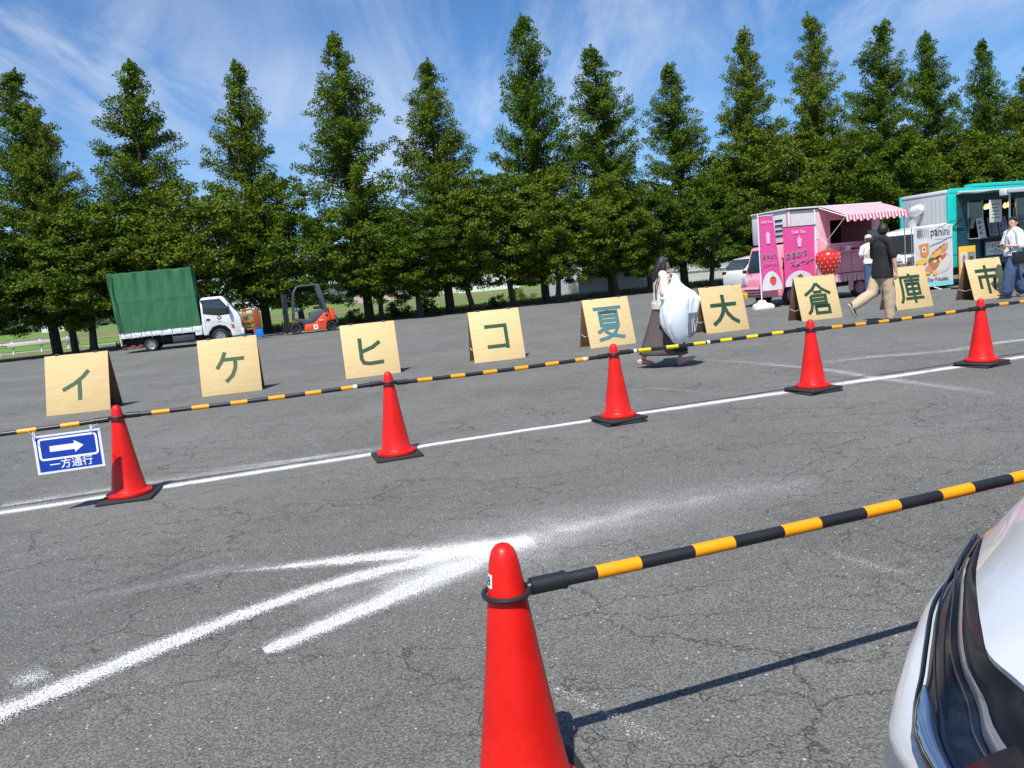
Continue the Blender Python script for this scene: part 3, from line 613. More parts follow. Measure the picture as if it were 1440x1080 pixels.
# ------------------------------------------------------------------ traffic cones
CA = Vector((-2.917, 5.612, 0)); CS = [0, 2.005, 4.0, 6.062, 8.155]
CP = [CA + RD * s for s in CS]; CP_L = CA - RD * 2.0; CP_R = CA + RD * 10.2; CF = Vector((-.06, 1.765, 0)); FD = Vector((math.cos(.316), math.sin(.316), 0)); CF2 = CF + FD * 2.0
def cone(loc, rz, label, plates=1, group='red traffic cones in the row along the white line'):
    r = thing('traffic_cone', loc, label, 'traffic cone', rz, group)
    zb = 0.0
    for k in range(plates):
        p = MB(); h = .19; p.prism([(-h, 0), (h, 0), (h, .016), (h - .012, .024), (-h + .012, .024), (-h, .016)], -h, h)
        p = p.build('base_plate', M_RUB, r, bevel=.006); p.location.z = zb; p.rotation_euler.z = .10 * k; zb += .0255
    pr = [(.150, zb + .001), (.158, zb + .004), (.158, zb + .022), (.150, zb + .030), (.126, zb + .034), (.119, zb + .045), (.096, zb + .19), (.067, .42), (.0435, .60), (.0375, .645), (.033, .668), (.027, .685), (.017, .696), (.003, .700)]
    MB().lathe(pr, 44, cap=False).build('cone_body', M_RED, r, smooth=True)
    return r
LB = ['red traffic cone at the left end, just right of the blue arrow sign', 'red traffic cone in front of the ヒ board, white tag on its ring', 'red traffic cone in front of the 夏 board beside the woman with the white bag', 'red traffic cone in front of the 大 and 倉 boards', 'red traffic cone at the right, in front of the 市 board']
for i, p in enumerate(CP): cone(p, A_ROW + (-.09, .02, 0, .03, .14)[i], LB[i], (1, 1, 2, 2, 2)[i])
cf = cone(CF, .30, 'large foreground red traffic cone with a white number sticker near its tip', 1, group=None)
# number sticker wrapped on the foreground cone
def cone_r(z): return np.interp(z, [.42, .60, .645], [.067, .0435, .0375]) + .0012
rows = [[(cone_r(z) * math.cos(a), cone_r(z) * math.sin(a), z) for a in np.linspace(R(-168), R(-138), 8)] for z in (.600, .611, .622, .633)]
st = MB().grid(rows).build('number_sticker', M_WHT, cf, smooth=True); st.rotation_euler.z = -.30
a0 = R(-152) - .30; cr_ = .0428; text('sticker_digit', '8', .030, mat('ink', (.02, .02, .03), .6), cf, TM((cr_ * math.cos(a0) * 1.04, cr_ * math.sin(a0) * 1.04, .617), (-math.sin(a0), math.cos(a0), 0), (-math.cos(a0) * .16, -math.sin(a0) * .16, 1)))
cone(CP_R, A_ROW, 'red traffic cone beyond the right edge carrying the far end of the bar'); cone(CP_L, A_ROW, 'red traffic cone beyond the left edge carrying the end of the sign bar'); cone(CF2, .3, 'red traffic cone beyond the right edge at the far end of the foreground bar')

# ------------------------------------------------------------------ striped cone bars
def bar(a, b, zr, label, band=M_YEL, lift=0.0, sag=.0, group='black and yellow bars between the cones', tagm=None, sleeve=True):
    v = b - a; Lb = v.length; r = thing('cone_bar', (a.x, a.y, zr + lift), label, 'barrier bar', math.atan2(v.y, v.x), group)
    rr = .0555
    f = lambda x: -sag * (1 - ((x - Lb / 2) / (Lb / 2)) ** 2)
    pt = [(x, 0, f(x)) for x in [rr + .05 + (Lb - 2 * rr - .1) * i / 12 for i in range(13)]]
    MB().tube(pt, .0168, 14).build('tube', M_BLK, r, smooth=True)
    for x, sg in ((0, 1), (Lb, -1)):
        MB().torus((x, 0, 0), rr, .0065, 28, 8).build('end_ring', M_BLK, r, smooth=True)
        MB().tube([(x + sg * (rr - .004), 0, 0), (x + sg * (rr + .004), 0, 0), (x + sg * (rr + .005), 0, 0), (x + sg * (rr + .088), 0, f(x + sg * .1)), (x + sg * (rr + .089), 0, f(x + sg * .1)), (x + sg * (rr + .096), 0, f(x + sg * .1))], [.012, .014, .0215, .0215, .0235, .0235], 14).build('end_sleeve', M_BLK, r, smooth=True)
    for k in range(6):
        x0 = .235 + .278 * k
        MB().tube([(x0 + .122 * j / 2, 0, f(x0 + .122 * j / 2)) for j in range(3)], .0178, 14).build('reflective_band', band, r, smooth=True)
    for x in (tagm or []): MB().tube([(x, 0, f(x)), (x + .03, 0, f(x + .03))], .0183, 12).build('white_tag', M_WHT, r, smooth=True)
    return r
bar(CP_L, CP[0], .60, 'black and yellow bar at the far left that carries the blue arrow sign', lift=.0, sag=.008)
bar(CP[0], CP[1], .60, 'black and yellow bar below the ケ board between the first two cones', lift=.013, sag=.012, tagm=[1.72])
bar(CP[1], CP[2], .60, 'black and yellow bar below the コ board between two cones', lift=.0, sag=.012, tagm=[1.70])
bar(CP[2], CP[3], .60, 'bar with lemon yellow bands in front of the woman with the bag', M_LEM, lift=.013, sag=.010, tagm=[.19, .93])
bar(CP[3], CP[4], .60, 'bar with golden yellow bands in front of the walking man', lift=.0, sag=.012, tagm=[.12])
bar(CP[4], CP_R, .60, 'black and yellow bar leaving the right edge below the woman with the phone', lift=.013, sag=.006)
bar(CF, CF2, .578, 'large foreground black and yellow bar resting on the nearest cone', group=None, sag=.006)

# ------------------------------------------------------------------ blue one-way sign hanging from the bar
sp_ = G(45.5, 610, .59); sp_.z = 0; sp_ = sp_ - RN * .03; r = thing('one_way_sign', (sp_.x, sp_.y, .30), 'blue and white arrow sign reading 一方通行, hanging from the bar', 'sign', A_ROW)
Wd, Hd = .425, .272; r.rotation_euler = (R(-3), 0, A_ROW)
MB().box(0, Wd, -.0015, .0015, 0, Hd).build('laminated_sheet', mat('laminate', (.72, .74, .82), .12, coat=.6), r)
MB().box(.017, Wd - .017, -.0030, -.0016, .016, Hd - .014).build('blue_print', M_SIGNB, r)
def rring(x0, x1, z0, z1, wd, rad, y, n=6):
    def rr(x0, x1, z0, z1, rad): return [(cx + rad * math.cos(a), cz + rad * math.sin(a)) for cx, cz, a0 in ((x1 - rad, z1 - rad, 0), (x0 + rad, z1 - rad, 90), (x0 + rad, z0 + rad, 180), (x1 - rad, z0 + rad, 270)) for a in [R(a0 + 90 * k / n) for k in range(n + 1)]]
    o_ = rr(x0, x1, z0, z1, rad); i_ = rr(x0 + wd, x1 - wd, z0 + wd, z1 - wd, max(.002, rad - wd)); m = len(o_); mb = MB()
    mb.add([(x, y, z) for x, z in o_ + i_], [(k, (k + 1) % m, (k + 1) % m + m, k + m) for k in range(m)]); return mb
rring((.026), Wd - .026, .092, Hd - .022, .014, .026, -.0036).build('white_border', M_SIGNW, r)
MB().add([(x, -.0036, z) for x, z in ((.095, .150), (.250, .150), (.250, .128), (.308, .170), (.250, .212), (.250, .190), (.095, .190))], [(0, 1, 2, 3, 4, 5, 6)]).build('arrow', M_SIGNW, r)
text('lettering', '一方通行', .070, M_SIGNW, r, TM((Wd / 2 + .004, -.0040, .054), (1, 0, 0), (0, 0, 1)), .009, .98)
for x in (.012, .37):
    MB().tube([(x, -.004, Hd - .03), (x, -.022, Hd + .002), (x, -.014, Hd + .034), (x, .018, Hd + .03), (x, .012, Hd - .006), (x + .004, -.004, Hd - .03)], .0022, 6).build('cable_tie', M_SIGNW, r, smooth=True)
    MB().tube([(x, -.02, Hd + .012), (x + .05, -.03, Hd + .035 - .05 * (x < .1))] if x > .1 else [(x, -.02, Hd + .012), (x - .03, -.03, Hd + .05)], .0016, 5).build('tie_tail', M_SIGNW, r)
MB().tube([(.014, -.005, Hd - .02), (.05, -.006, Hd - .10), (.075, -.006, Hd - .095), (.05, -.006, Hd - .045)], .0015, 5).build('wire', M_BLK, r)

# ------------------------------------------------------------------ plywood A-boards
INK = {k: mat('board_paint_' + k, c, .75, noise_=.10, nscale=14) for k, c in {'sage': (.052, .100, .052), 'green': (.022, .068, .030), 'teal': (.060, .170, .185), 'dark': (.010, .052, .024)}.items()}
CH = {'イ': [[(82, 90), (66, 72), (42, 54), (10, 38)], [(56, 66), (56, 6)]],
 'ケ': [[(40, 97), (30, 72), (14, 48)], [(32, 74), (94, 74)], [(68, 74), (66, 46), (56, 24), (36, 6)]],
 'ヒ': [[(20, 94), (20, 26), (26, 14), (42, 10), (88, 12)], [(24, 50), (58, 62), (82, 78)]],
 'コ': [[(12, 86), (82, 86), (82, 8)], [(14, 18), (80, 18)]],
 '夏': [[(6, 93), (94, 93)], [(52, 93), (46, 83)], ['c', (24, 81), (77, 81), (77, 43), (24, 43)], [(24, 68.5), (77, 68.5)], [(24, 56), (77, 56)], [(40, 42), (28, 31), (10, 22)], [(30, 33), (74, 33), (62, 17), (42, 6), (10, 0)], [(32, 26), (52, 12), (92, 3)]],
 '大': [[(6, 64), (94, 64)], [(51, 96), (51, 64), (44, 38), (30, 19), (7, 3)], [(52, 58), (60, 36), (74, 18), (94, 5)]],
 '倉': [[(50, 99), (34, 80), (5, 62)], [(50, 99), (66, 80), (96, 62)], [(35, 70), (66, 70)], [(24, 58), (76, 58), (76, 33), (24, 33)], [(24, 58), (24, 28), (19, 12), (7, 0)], [(26, 45.5), (74, 45.5)], ['c', (36, 23), (82, 23), (82, 1), (36, 1)]],
 '庫': [[(51, 99), (51, 87)], [(12, 87), (94, 87)], [(16, 87), (16, 40), (13, 16), (3, 0)], [(28, 75), (90, 75)], ['c', (34, 63), (82, 63), (82, 28), (34, 28)], [(34, 45.5), (82, 45.5)], [(22, 14), (94, 14)], [(58, 83), (58, -3)]],
 '市': [[(50, 99), (50, 80)], [(7, 80), (93, 80)], [(20, 16), (20, 58), (80, 58), (80, 20), (70, 15)], [(50, 80), (50, -3)]]}
BD = [('イ', 'sage', (65.5, 585.5), 7, 'plywood A-board painted イ in faded green, leftmost of the row', 11), ('ケ', 'sage', (284.3, 558.3), 13, 'plywood A-board painted ケ in faded green, in front of the canvas truck', 11),
      ('ヒ', 'green', (486.7, 533.1), 13, 'plywood A-board painted ヒ in dark green, behind the second cone', 12), ('コ', 'green', (667.9, 511), 12, 'plywood A-board painted コ in dark green, left of the 夏 board', 12),
      ('夏', 'teal', (830.8, 490.4), 16, 'plywood A-board painted 夏 in blue green, left of the woman with the bag', 12), ('大', 'dark', (994.2, 469.6), 13, 'plywood A-board painted 大 in dark green, right of the woman with the bag', 12),
      ('倉', 'dark', (1128.3, 452.2), 11, 'plywood A-board painted 倉 in front of the pink banner', 12), ('庫', 'dark', (1262, 436.4), 14, 'plywood A-board painted 庫 behind the walking man', 12), ('市', 'dark', (1370.6, 422.5), 13, 'plywood A-board painted 市 behind the woman with the phone', 12)]
W_ = .91; TH = .012
for i, (ch, ink, px, ang, lb, wd) in enumerate(BD):
    p = G(*px); r = thing('sign_board', (p.x, p.y, 0), lb, 'sign board', R(ang), 'lettered plywood boards standing in a row')
    y1, z1 = .25, .875
    al = math.atan2(y1, z1); Mf = Matrix.Rotation(-al, 4, 'X')
    fb = MB().box(0, W_, 0, TH, 0, W_).build('front_board', M_PLY, r, bevel=.002); fb.matrix_local = Mf
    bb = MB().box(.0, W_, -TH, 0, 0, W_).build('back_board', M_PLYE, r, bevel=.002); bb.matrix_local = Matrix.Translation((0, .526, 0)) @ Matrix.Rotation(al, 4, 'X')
    tb_ = strokes('painted_character', CH[ch], wd * (.86 if ch in '夏倉庫' else 1.02), .53 if ch in 'イケヒコ' else .63, INK[ink], r, Mf @ TM((W_ * .5, -.0005, W_ * (.47 if ch in 'イケヒコ' else .49)), (1, 0, 0), (0, 0, 1)))
    for x in (.18, W_ - .18): h_ = MB().box(x - .03, x + .03, .235, .290, .886, .890).build('hinge', M_STEEL, r)
    MB().tube([(.015, .08, .24), (.015, .26, .20), (.015, .455, .24)], .004, 5).build('stay_cord', M_WHT, r)

# ------------------------------------------------------------------ people
def person(loc, rz, label, H, legs, lean, arms, headyaw=0.0, headpitch=0.0, wear=None, female=False, skin=M_SKIN):
    r = thing('person', loc, label, 'person', rz); s = H / 1.70; hipz = .92
    J = {}
    for k, sy in (('L', 1), ('R', -1)):
        a, kn, fp = (R(v) for v in legs[k]); h = Vector((0, sy * .09, hipz)); kp = h + Vector((math.sin(a), 0, -math.cos(a))) * .43; b = a - kn
        ap = kp + Vector((math.sin(b), 0, -math.cos(b))) * .42; fd = Vector((math.cos(fp), 0, math.sin(fp))); fn = Vector((math.sin(fp), 0, -math.cos(fp)))
        J[k] = dict(h=h, k=kp, a=ap, heel=ap - fd * .055 + fn * .048, toe=ap + fd * .185 + fn * .056, fd=fd, fn=fn)
    low = min(min(j['heel'].z - .032, j['toe'].z - .024) for j in J.values()); up = Vector((0, 0, -low))
    for j in J.values():
        for q in ('h', 'k', 'a', 'heel', 'toe'): j[q] = (j[q] + up) * s
    hp = Vector((0, 0, hipz)) + up; Ml = Matrix.Rotation(R(lean), 4, 'Y')
    tz = lambda x, y, z: (hp + (Ml @ (Vector((x, y, z - hipz))))) * s
    Mh = Matrix.Rotation(R(headyaw), 4, 'Z') @ Matrix.Rotation(R(headpitch), 4, 'Y')
    hz = lambda x, y, z: tz(*(Vector((.02, 0, 1.47)) + Mh @ (Vector((x, y, z)) - Vector((.0, 0, 1.47)))))
    sw = .165 if female else .195
    b = MB()
    b.pod([tz(0, 0, .93), tz(0, 0, 1.06), tz(.005, 0, 1.2), tz(0, 0, 1.34), tz(0, 0, 1.42)], [v * s for v in (.155, .125, .135, .145, .09)], flat=(1, .66), side=(0, 1, 0), n=16)
    b.pod([tz(0, sw, 1.395), tz(0, .05, 1.43), tz(0, -.05, 1.43), tz(0, -sw, 1.395)], [.05 * s, .06 * s, .06 * s, .05 * s])
    b.pod([tz(0, 0, 1.40), tz(.015, 0, 1.52)], [.056 * s, .05 * s])
    b.pod([hz(-.015, 0, 1.585), hz(-.012, 0, 1.625)], [.083 * s, .080 * s], flat=(1, .9), side=(0, 1, 0), n=16); b.pod([hz(.02, 0, 1.60), hz(.035, 0, 1.52)], [.072 * s, .048 * s], n=14)
    b.pod([hz(.090, 0, 1.592), hz(.108, 0, 1.568)], [.009 * s, .014 * s]); b.pod([hz(.072, .02, 1.528), hz(.072, -.02, 1.528)], .013 * s)
    for sy in (1, -1): b.pod([hz(-.012, sy * .082, 1.595), hz(-.008, sy * .080, 1.563)], [.016 * s, .011 * s])
    for k, sy in (('L', 1), ('R', -1)):
        sh = tz(0, sw + .01 if sy > 0 else -sw - .01, 1.39); el, wr, hd, curl = arms[k]; el = Vector(el) * s; wr = Vector(wr) * s; hd = Vector(hd).normalized()
        b.pod([sh, sh.lerp(el, .5), el], [v * s for v in (.052, .045, .036)]); b.pod([el, el.lerp(wr, .35), wr], [v * s for v in (.038, .037, .025)])
        fa = (wr - el).normalized(); pl = wr + fa * .075 * s; side = hd.cross(fa).normalized()      # hd: palm normal
        b.pod([wr, wr + fa * .04 * s, pl], [.022 * s, .034 * s, .034 * s], flat=(1, .45), side=side)
        for q in range(4):
            base = pl + side * (.026 - .0175 * q) * s; ln = (.075, .085, .080, .062)[q] * s; c1 = R(curl * .6); c2 = R(curl * 1.3)
            d1 = fa * math.cos(c1) + hd * math.sin(c1); d2 = fa * math.cos(c2) + hd * math.sin(c2)
            b.pod([base, base + d1 * ln * .5, base + d1 * ln * .5 + d2 * ln * .5], [.0095 * s, .009 * s, .008 * s], n=8)
        tb_ = wr + fa * .025 * s + side * .028 * s; b.pod([tb_, tb_ + (fa * .7 + side * .6).normalized() * .035 * s, tb_ + (fa + side * .35 + hd * .3).normalized() * .068 * s], [.012 * s, .0105 * s, .009 * s], n=8)
        J[k].update(sh=sh, el=el, wr=wr, hand=pl)
    for k in 'LR':
        j = J[k]; b.pod([j['h'], j['h'].lerp(j['k'], .5), j['k']], [v * s for v in (.088, .072, .052)]); b.pod([j['k'], j['k'].lerp(j['a'], .35), j['a']], [v * s for v in (.052, .052, .034)])
        b.pod([j['heel'], j['a'] + j['fn'] * .03 * s, j['toe']], [.030 * s, .036 * s, .020 * s], flat=(1.15, .85), side=(0, 1, 0))
    body = remesh(b, 'body', skin, r, .0085, 3)
    for sy in (1, -1): MB().pod([hz(.074, sy * .030, 1.604), hz(.079, sy * .030, 1.604)], .0095 * s, n=8).build('eye', M_DARK, body, smooth=True); MB().pod([hz(.078, sy * .040, 1.626), hz(.087, sy * .020, 1.628)], .004 * s, n=6).build('eyebrow', M_HAIR, body)
    MB().pod([hz(.085, .016, 1.532), hz(.085, -.016, 1.532)], .0055 * s, n=6).build('mouth', mat('lips', (.42, .12, .10), .45), body)
    return r, body, J, tz, hz, s
def hair(parent, hz, s, length=.0, back=0.0, m=M_HAIR, fringe=True, tail=0):
    b = MB(); b.pod([hz(-.030, 0, 1.600), hz(-.018, 0, 1.640)], [.094 * s, .086 * s], flat=(1, .95), side=(0, 1, 0), n=16)
    if fringe: b.pod([hz(.03, .052, 1.668), hz(.045, 0, 1.680), hz(.03, -.052, 1.668)], [.036 * s, .030 * s, .036 * s])
    if length:
        for sy in (1, -1): b.pod([hz(-.01, sy * .068, 1.62), hz(-.012, sy * .082, 1.55), hz(-.03, sy * .085, 1.60 - length)], [.035 * s, .034 * s, .026 * s], flat=(.7, 1.2), side=(0, 1, 0))
        b.pod([hz(-.06, 0, 1.60), hz(-.085 - back * .4, 0, 1.50), hz(-.085 - back, 0, 1.60 - length - .04)], [.085 * s, .085 * s, .055 * s], flat=(1, .6), side=(0, 1, 0), n=14)
    if tail: b.pod([hz(-.10, 0, 1.60), hz(-.135, 0, 1.57), hz(-.13, 0, 1.47), hz(-.11, .0, 1.38)], [.025 * s, .034 * s, .03 * s, .012 * s])
    return remesh(b, 'hair', m, parent, .009, 2, .004, 38)
def tee(parent, J, tz, s, m, sleeve=.62, fit=1.0, hem=.86, puff=1.0):
    b = MB(); b.tube([tz(0, 0, hem - .02), tz(0, 0, hem + .08), tz(0, 0, 1.02), tz(0, 0, 1.16), tz(0, 0, 1.32), tz(0, 0, 1.425)], [v * s * fit for v in (.205, .205, .185, .168, .172, .100)], flat=[(1, .80), (1, .78), (1, .76), (1, .76), (1, .74), (1, .74)], side=(0, 1, 0), n=18)
    b.pod([J['L']['sh'], tz(0, .07, 1.435), tz(0, -.07, 1.435), J['R']['sh']], [.064 * s, .073 * s, .073 * s, .064 * s])
    for k in 'LR':
        j = J[k]; e = j['sh'].lerp(j['el'], sleeve); b.pod([tz(0, 0, 1.40).lerp(j['sh'], .6), j['sh'], e], [.072 * s, .071 * s * puff, .066 * s * puff])
    return remesh(b, 'shirt', m, parent, .012, 4, .0075, 9)
def trousers(parent, J, tz, s, m, w=(.112, .098, .09, .085), to=.97):
    b = MB(); b.pod([tz(0, 0, .99), tz(0, 0, .90)], [.142 * s, .150 * s], flat=(1, .74), side=(0, 1, 0), n=18)
    for k in 'LR':
        j = J[k]; e = j['k'].lerp(j['a'], to); b.pod([j['h'], j['h'].lerp(j['k'], .5), j['k'], j['k'].lerp(e, .5), e], [w[0] * s * .84, w[0] * s * .97, w[1] * s, w[2] * s, w[3] * s * .9], n=14)
    return remesh(b, 'trousers', m, parent, .012, 5, .008, 5.5)
def shoes(parent, J, s, m, sole, sandal=False):
    for k in 'LR':
        j = J[k]; b = MB(); up = -j['fn']
        b.pod([j['heel'] + up * .012 * s, j['a'] + j['fn'] * .028 * s, j['toe'] - j['fd'] * .02 * s + up * .002], [.040 * s, .045 * s, .031 * s], flat=(1.1, .9), side=(0, 1, 0))
        o = remesh(b, 'shoe', m, parent, .009, 3)
        c = MB(); c.pod([j['heel'] + j['fn'] * .016 * s, (j['heel'] + j['toe']) / 2 + j['fn'] * .017 * s, j['toe'] + j['fn'] * .010 * s], [.042 * s, .041 * s, .038 * s], flat=(1.1, .34), side=(0, 1, 0)); c.build('sole', sole, o, smooth=True)
def strap(name, pts, wd, m, parent): return MB().tube(pts, wd, 6, flat=(1, .25)).build(name, m, parent, smooth=True)

# woman carrying the big white bag
M_CREAM = mat('cream_blouse', (.70, .60, .54), .85, bump=.2, bscale=12, backlit=.15); M_SKIRT = mat('taupe_skirt', (.085, .066, .062), .85, noise_=.12, nscale=5)
wl = G(936, 515)
r, body, J, tz, hz, s = person((wl.x, wl.y, 0), R(4), 'person in a cream blouse and long dark skirt carrying a huge white plastic bag', 1.47, {'R': (20, 8, 22), 'L': (-17, 12, -8)}, 3,
    {'R': ((-.02, -.27, 1.14), (.085, -.14, 1.33), (.2, .9, .2), 60), 'L': ((.12, .22, 1.12), (.15, .0, 1.32), (-.2, -.9, .2), 50)}, 6, 6, female=True)
hair(r, hz, s, .20, .03)
tee(r, J, tz, s, M_CREAM, .95, .98, .92, 1.12)
b = MB(); rows = []
for i in range(15):
    t = i / 14; z = 1.0 - .80 * t; row = []
    for k in range(41):
        a = 2 * math.pi * k / 40; w1 = .145 + .13 * t ** 1.1 + .014 * t * math.sin(a * 9 + 2 * t); d1 = .115 + .26 * t ** 1.1 + .018 * t * math.sin(a * 9 + 2 * t); row.append(tuple(tz(.02 * t + d1 * math.cos(a), w1 * math.sin(a), z)))
    rows.append(row)
b.grid(rows).build('skirt', M_SKIRT, r, smooth=True, solid=.006)
b = MB(); rows = []
for i in range(12):
    t = i / 11; rows.append([tuple(tz(.02 * t + (.118 + .268 * t ** 1.1) * math.cos(a), (.148 + .14 * t ** 1.1) * math.sin(a), .99 - .74 * t)) for a in [R(-75 + 110 * k / 16) for k in range(17)]])
b.grid(rows).build('black_apron_panel', mat('black_cloth', (.012, .011, .012), .8), r, smooth=True, solid=.004)
strap('shoulder_strap', [tz(.10, -.04, 1.42), tz(.02, -.13, 1.452), tz(-.09, -.16, 1.40), tz(-.135, -.15, 1.25), tz(-.12, -.13, 1.05)], .013, M_BLK, r)
shoes(r, J, s, mat('pink_shoe', (.62, .33, .27), .6), mat('pink_sole', (.45, .25, .2), .7))
# the bag: its own thing, hanging from the hands
hp_ = (J['R']['hand'] + J['L']['hand']) / 2 + Vector((.02, -.05, 0))
M_BAG = mat('white_plastic_bag', (.80, .84, .90), .34, spec=.5, backlit=.30, bump=.30, bscale=7)
rb = thing('plastic_bag', (wl.x, wl.y, 0), 'huge full white translucent plastic bag slung in front of the person in the cream blouse', 'bag', R(4))
rows = []; NB = 72
pf = [(.0, .020, .018, .0), (.035, .030, .025, -.005), (.09, .060, .045, -.01), (.17, .125, .075, -.012), (.25, .205, .11, .01), (.34, .262, .14, .01), (.44, .275, .155, -.03), (.54, .275, .165, -.035), (.64, .262, .165, -.035), (.74, .235, .155, -.03), (.83, .20, .13, -.01), (.90, .15, .10, .0), (.935, .08, .06, .01), (.945, .01, .01, .01)]
for t, wx, wy, ox in pf:
    row = []; cx = hp_.x + ox; cy = hp_.y - .10 - .20 * min(1, t * 3)
    for k in range(NB + 1):
        a = 2 * math.pi * k / NB; f = .93 + .07 * math.sin(a * 5 + 2 + 3 * t) * min(1, 2.2 * (1 - t)) + .085 * math.sin(a * 13 + t * 5) * (1 - t) ** 1.0 + .16 * abs(mnoise.noise(Vector((math.cos(a) * 5, math.sin(a) * 5, t * 6)))) + .18 * mnoise.noise(Vector((math.cos(a) * 2.4, math.sin(a) * 2.4, t * 4)))
        ca, sa = math.cos(a), math.sin(a); ex = .72
        row.append((cx + wx * f * math.copysign(abs(ca) ** ex, ca), cy + wy * f * math.copysign(abs(sa) ** ex, sa), hp_.z - t * 1.0 + .03 + .04 * t * ca * (1 if t > .6 else 0)))
    rows.append(row)
rows = [[(hp_.x + (x - hp_.x) * .88, hp_.y + (y - hp_.y) * .9, hp_.z + (z - hp_.z) * .93) for x, y, z in rw] for rw in rows]
MB().grid(rows).build('bag_body', M_BAG, rb, smooth=True)
MB().tube([(hp_.x - .01, hp_.y, hp_.z + .05), (hp_.x + .03, hp_.y - .08, hp_.z + .03), (hp_.x + .06, hp_.y - .12, hp_.z - .10)], [.012, .020, .035], 8, flat=(1, .4)).build('bag_handle', M_BAG, rb, smooth=True)
MB().pod([(hp_.x - .18, hp_.y - .26, hp_.z - .29), (hp_.x - .26, hp_.y - .26, hp_.z - .25), (hp_.x - .29, hp_.y - .26, hp_.z - .29)], [.03, .045, .03], flat=(1, .5)).build('bag_corner', M_BAG, rb, smooth=True)
M_BOX = mat('printed_box', (.16, .17, .20), .5)
KA, KB = int(NB * .80), int(NB * .95); sel = rows[7:12]
cen = Vector((hp_.x - .02, hp_.y - .30, 0))
def outw(p, e): v = Vector((p[0] - cen.x, p[1] - cen.y, 0)).normalized() * e; return (p[0] + v.x, p[1] + v.y, p[2])
bx = MB().grid([[outw(p, .004) for p in rw[KA:KB + 1]] for rw in sel]).build('printed_contents', mat('printed_box', (.36, .39, .45), .4), rb, smooth=True)
for k in range(KA + 3, KB - 1, 2):
    MB().tube([outw(rows[q][min(KB, k + (q - 7) // 2)], .006) for q in range(8, 11)], .0035, 5).build('stripe', M_WHT, bx)

# man walking away to the right
wl = G(1236, 455)
r, body, J, tz, hz, s = person((wl.x + .11, wl.y + .05, 0), R(14), 'person in a black T-shirt and wide beige trousers walking past the 庫 board', 1.71, {'R': (8, 8, 0), 'L': (-22, 42, -62)}, 2,
    {'R': ((.01, -.275, 1.13), (.05, -.27, .875), (0, 1, 0), 40), 'L': ((.08, .28, 1.13), (.22, .27, .93), (0, -1, 0), 40)}, 38, 2)
hair(r, hz, s, 0, fringe=False)
tee(r, J, tz, s, mat('black_tee', (.010, .010, .011), .85), .85, 1.0, .80, 1.05)
trousers(r, J, tz, s, mat('beige_trousers', (.46, .35, .235), .85, bump=.25, bscale=10), (.108, .100, .094, .086))
shoes(r, J, s, mat('black_shoe', (.02, .02, .022), .5), mat('cream_sole', (.70, .64, .50), .6))
# capped customer at the pink truck
M_DENIM = mat('denim', (.045, .085, .17), .85, noise_=.35, nscale=7, bump=.25, bscale=14)
wl = G(1226, 418.5)
r, body, J, tz, hz, s = person((wl.x, wl.y, 0), R(96), 'person in a cream cap and wide jeans standing at the pink truck counter', 1.66, {'R': (4, 4, 0), 'L': (-3, 3, 0)}, 4,
    {'R': ((.10, -.24, 1.15), (.30, -.14, 1.20), (0, 1, .2), 40), 'L': ((.08, .25, 1.13), (.28, .16, 1.16), (0, -1, .2), 40)}, 0, 10)
hair(r, hz, s, 0, fringe=False, m=mat('brown_hair', (.06, .032, .018), .5))
tee(r, J, tz, s, mat('white_tee', (.74, .74, .74), .85, bump=.2, bscale=12), .7, .98, .94)
b = MB(); b.pod([tz(-.015, 0, .98), tz(-.015, 0, 1.15), tz(-.015, 0, 1.27)], [.168 * s, .165 * s, .15 * s], flat=(1, .74), side=(0, 1, 0), n=16); remesh(b, 'vest', mat('beige_vest', (.42, .36, .30), .8), r, .012, 3)
for k in 'LR':
    j = J[k]; b = MB(); b.pod([j['sh'].lerp(j['el'], .62), j['el'], j['wr']], [.050 * s, .045 * s, .036 * s]); remesh(b, 'arm_cover', mat('black_cloth', (.01, .01, .01), .8), r, .01, 2)
trousers(r, J, tz, s, M_DENIM, (.118, .112, .118, .128), 1.0)
shoes(r, J, s, M_WHT, M_WHT)
b = MB(); b.lathe([(.094, 1.625), (.098, 1.65), (.090, 1.69), (.066, 1.722), (.030, 1.738), (.002, 1.742)], 20, cap=True); b.v = [tuple(hz(x - .018, y, z)) for x, y, z in b.v]
cp_ = b.build('cap', mat('cream_cap', (.55, .47, .35), .8), r, smooth=True)
b = MB().add([(.06, -.07, 1.636), (.12, -.055, 1.632), (.16, 0, 1.632), (.12, .055, 1.632), (.06, .07, 1.636)], [(0, 1, 2, 3, 4)]); b.v = [tuple(hz(*q)) for q in b.v]; b.build('cap_peak', MC['cream_cap'], cp_, solid=.006)
strap('bag_strap', [tz(-.12, -.13, .99), tz(-.132, -.02, 1.12), tz(-.13, .09, 1.27), tz(-.05, .13, 1.43)], .010, M_BLK, r)
# woman with the phone
wl = G(1427, 418.5)
r, body, J, tz, hz, s = person((wl.x - .02, wl.y, 0), R(184), 'person in a white T-shirt and wide jeans walking left with a phone', 1.645, {'L': (22, 14, 6), 'R': (-8, 20, -26)}, -1,
    {'L': ((.02, .26, 1.12), (.22, .10, 1.14), (0, -.4, 1), 35), 'R': ((.04, -.26, 1.12), (.22, -.08, 1.12), (0, .5, .9), 35)}, 12, -8, female=True)
hair(r, hz, s, 0, tail=1)
tee(r, J, tz, s, MC['white_tee'], .98, 1.04, .90, 1.15)
trousers(r, J, tz, s, M_DENIM, (.125, .12, .122, .122), .98)
shoes(r, J, s, mat('black_shoe', (.02, .02, .022), .5), M_RUB)
for sy in (1, -1): MB().torus(hz(.094, sy * .031, 1.602), .020 * s, .0022, 14, 5, Matrix.Rotation(R(90), 3, 'Y')).build('eyeglass_rim', M_CHR, r, smooth=True)
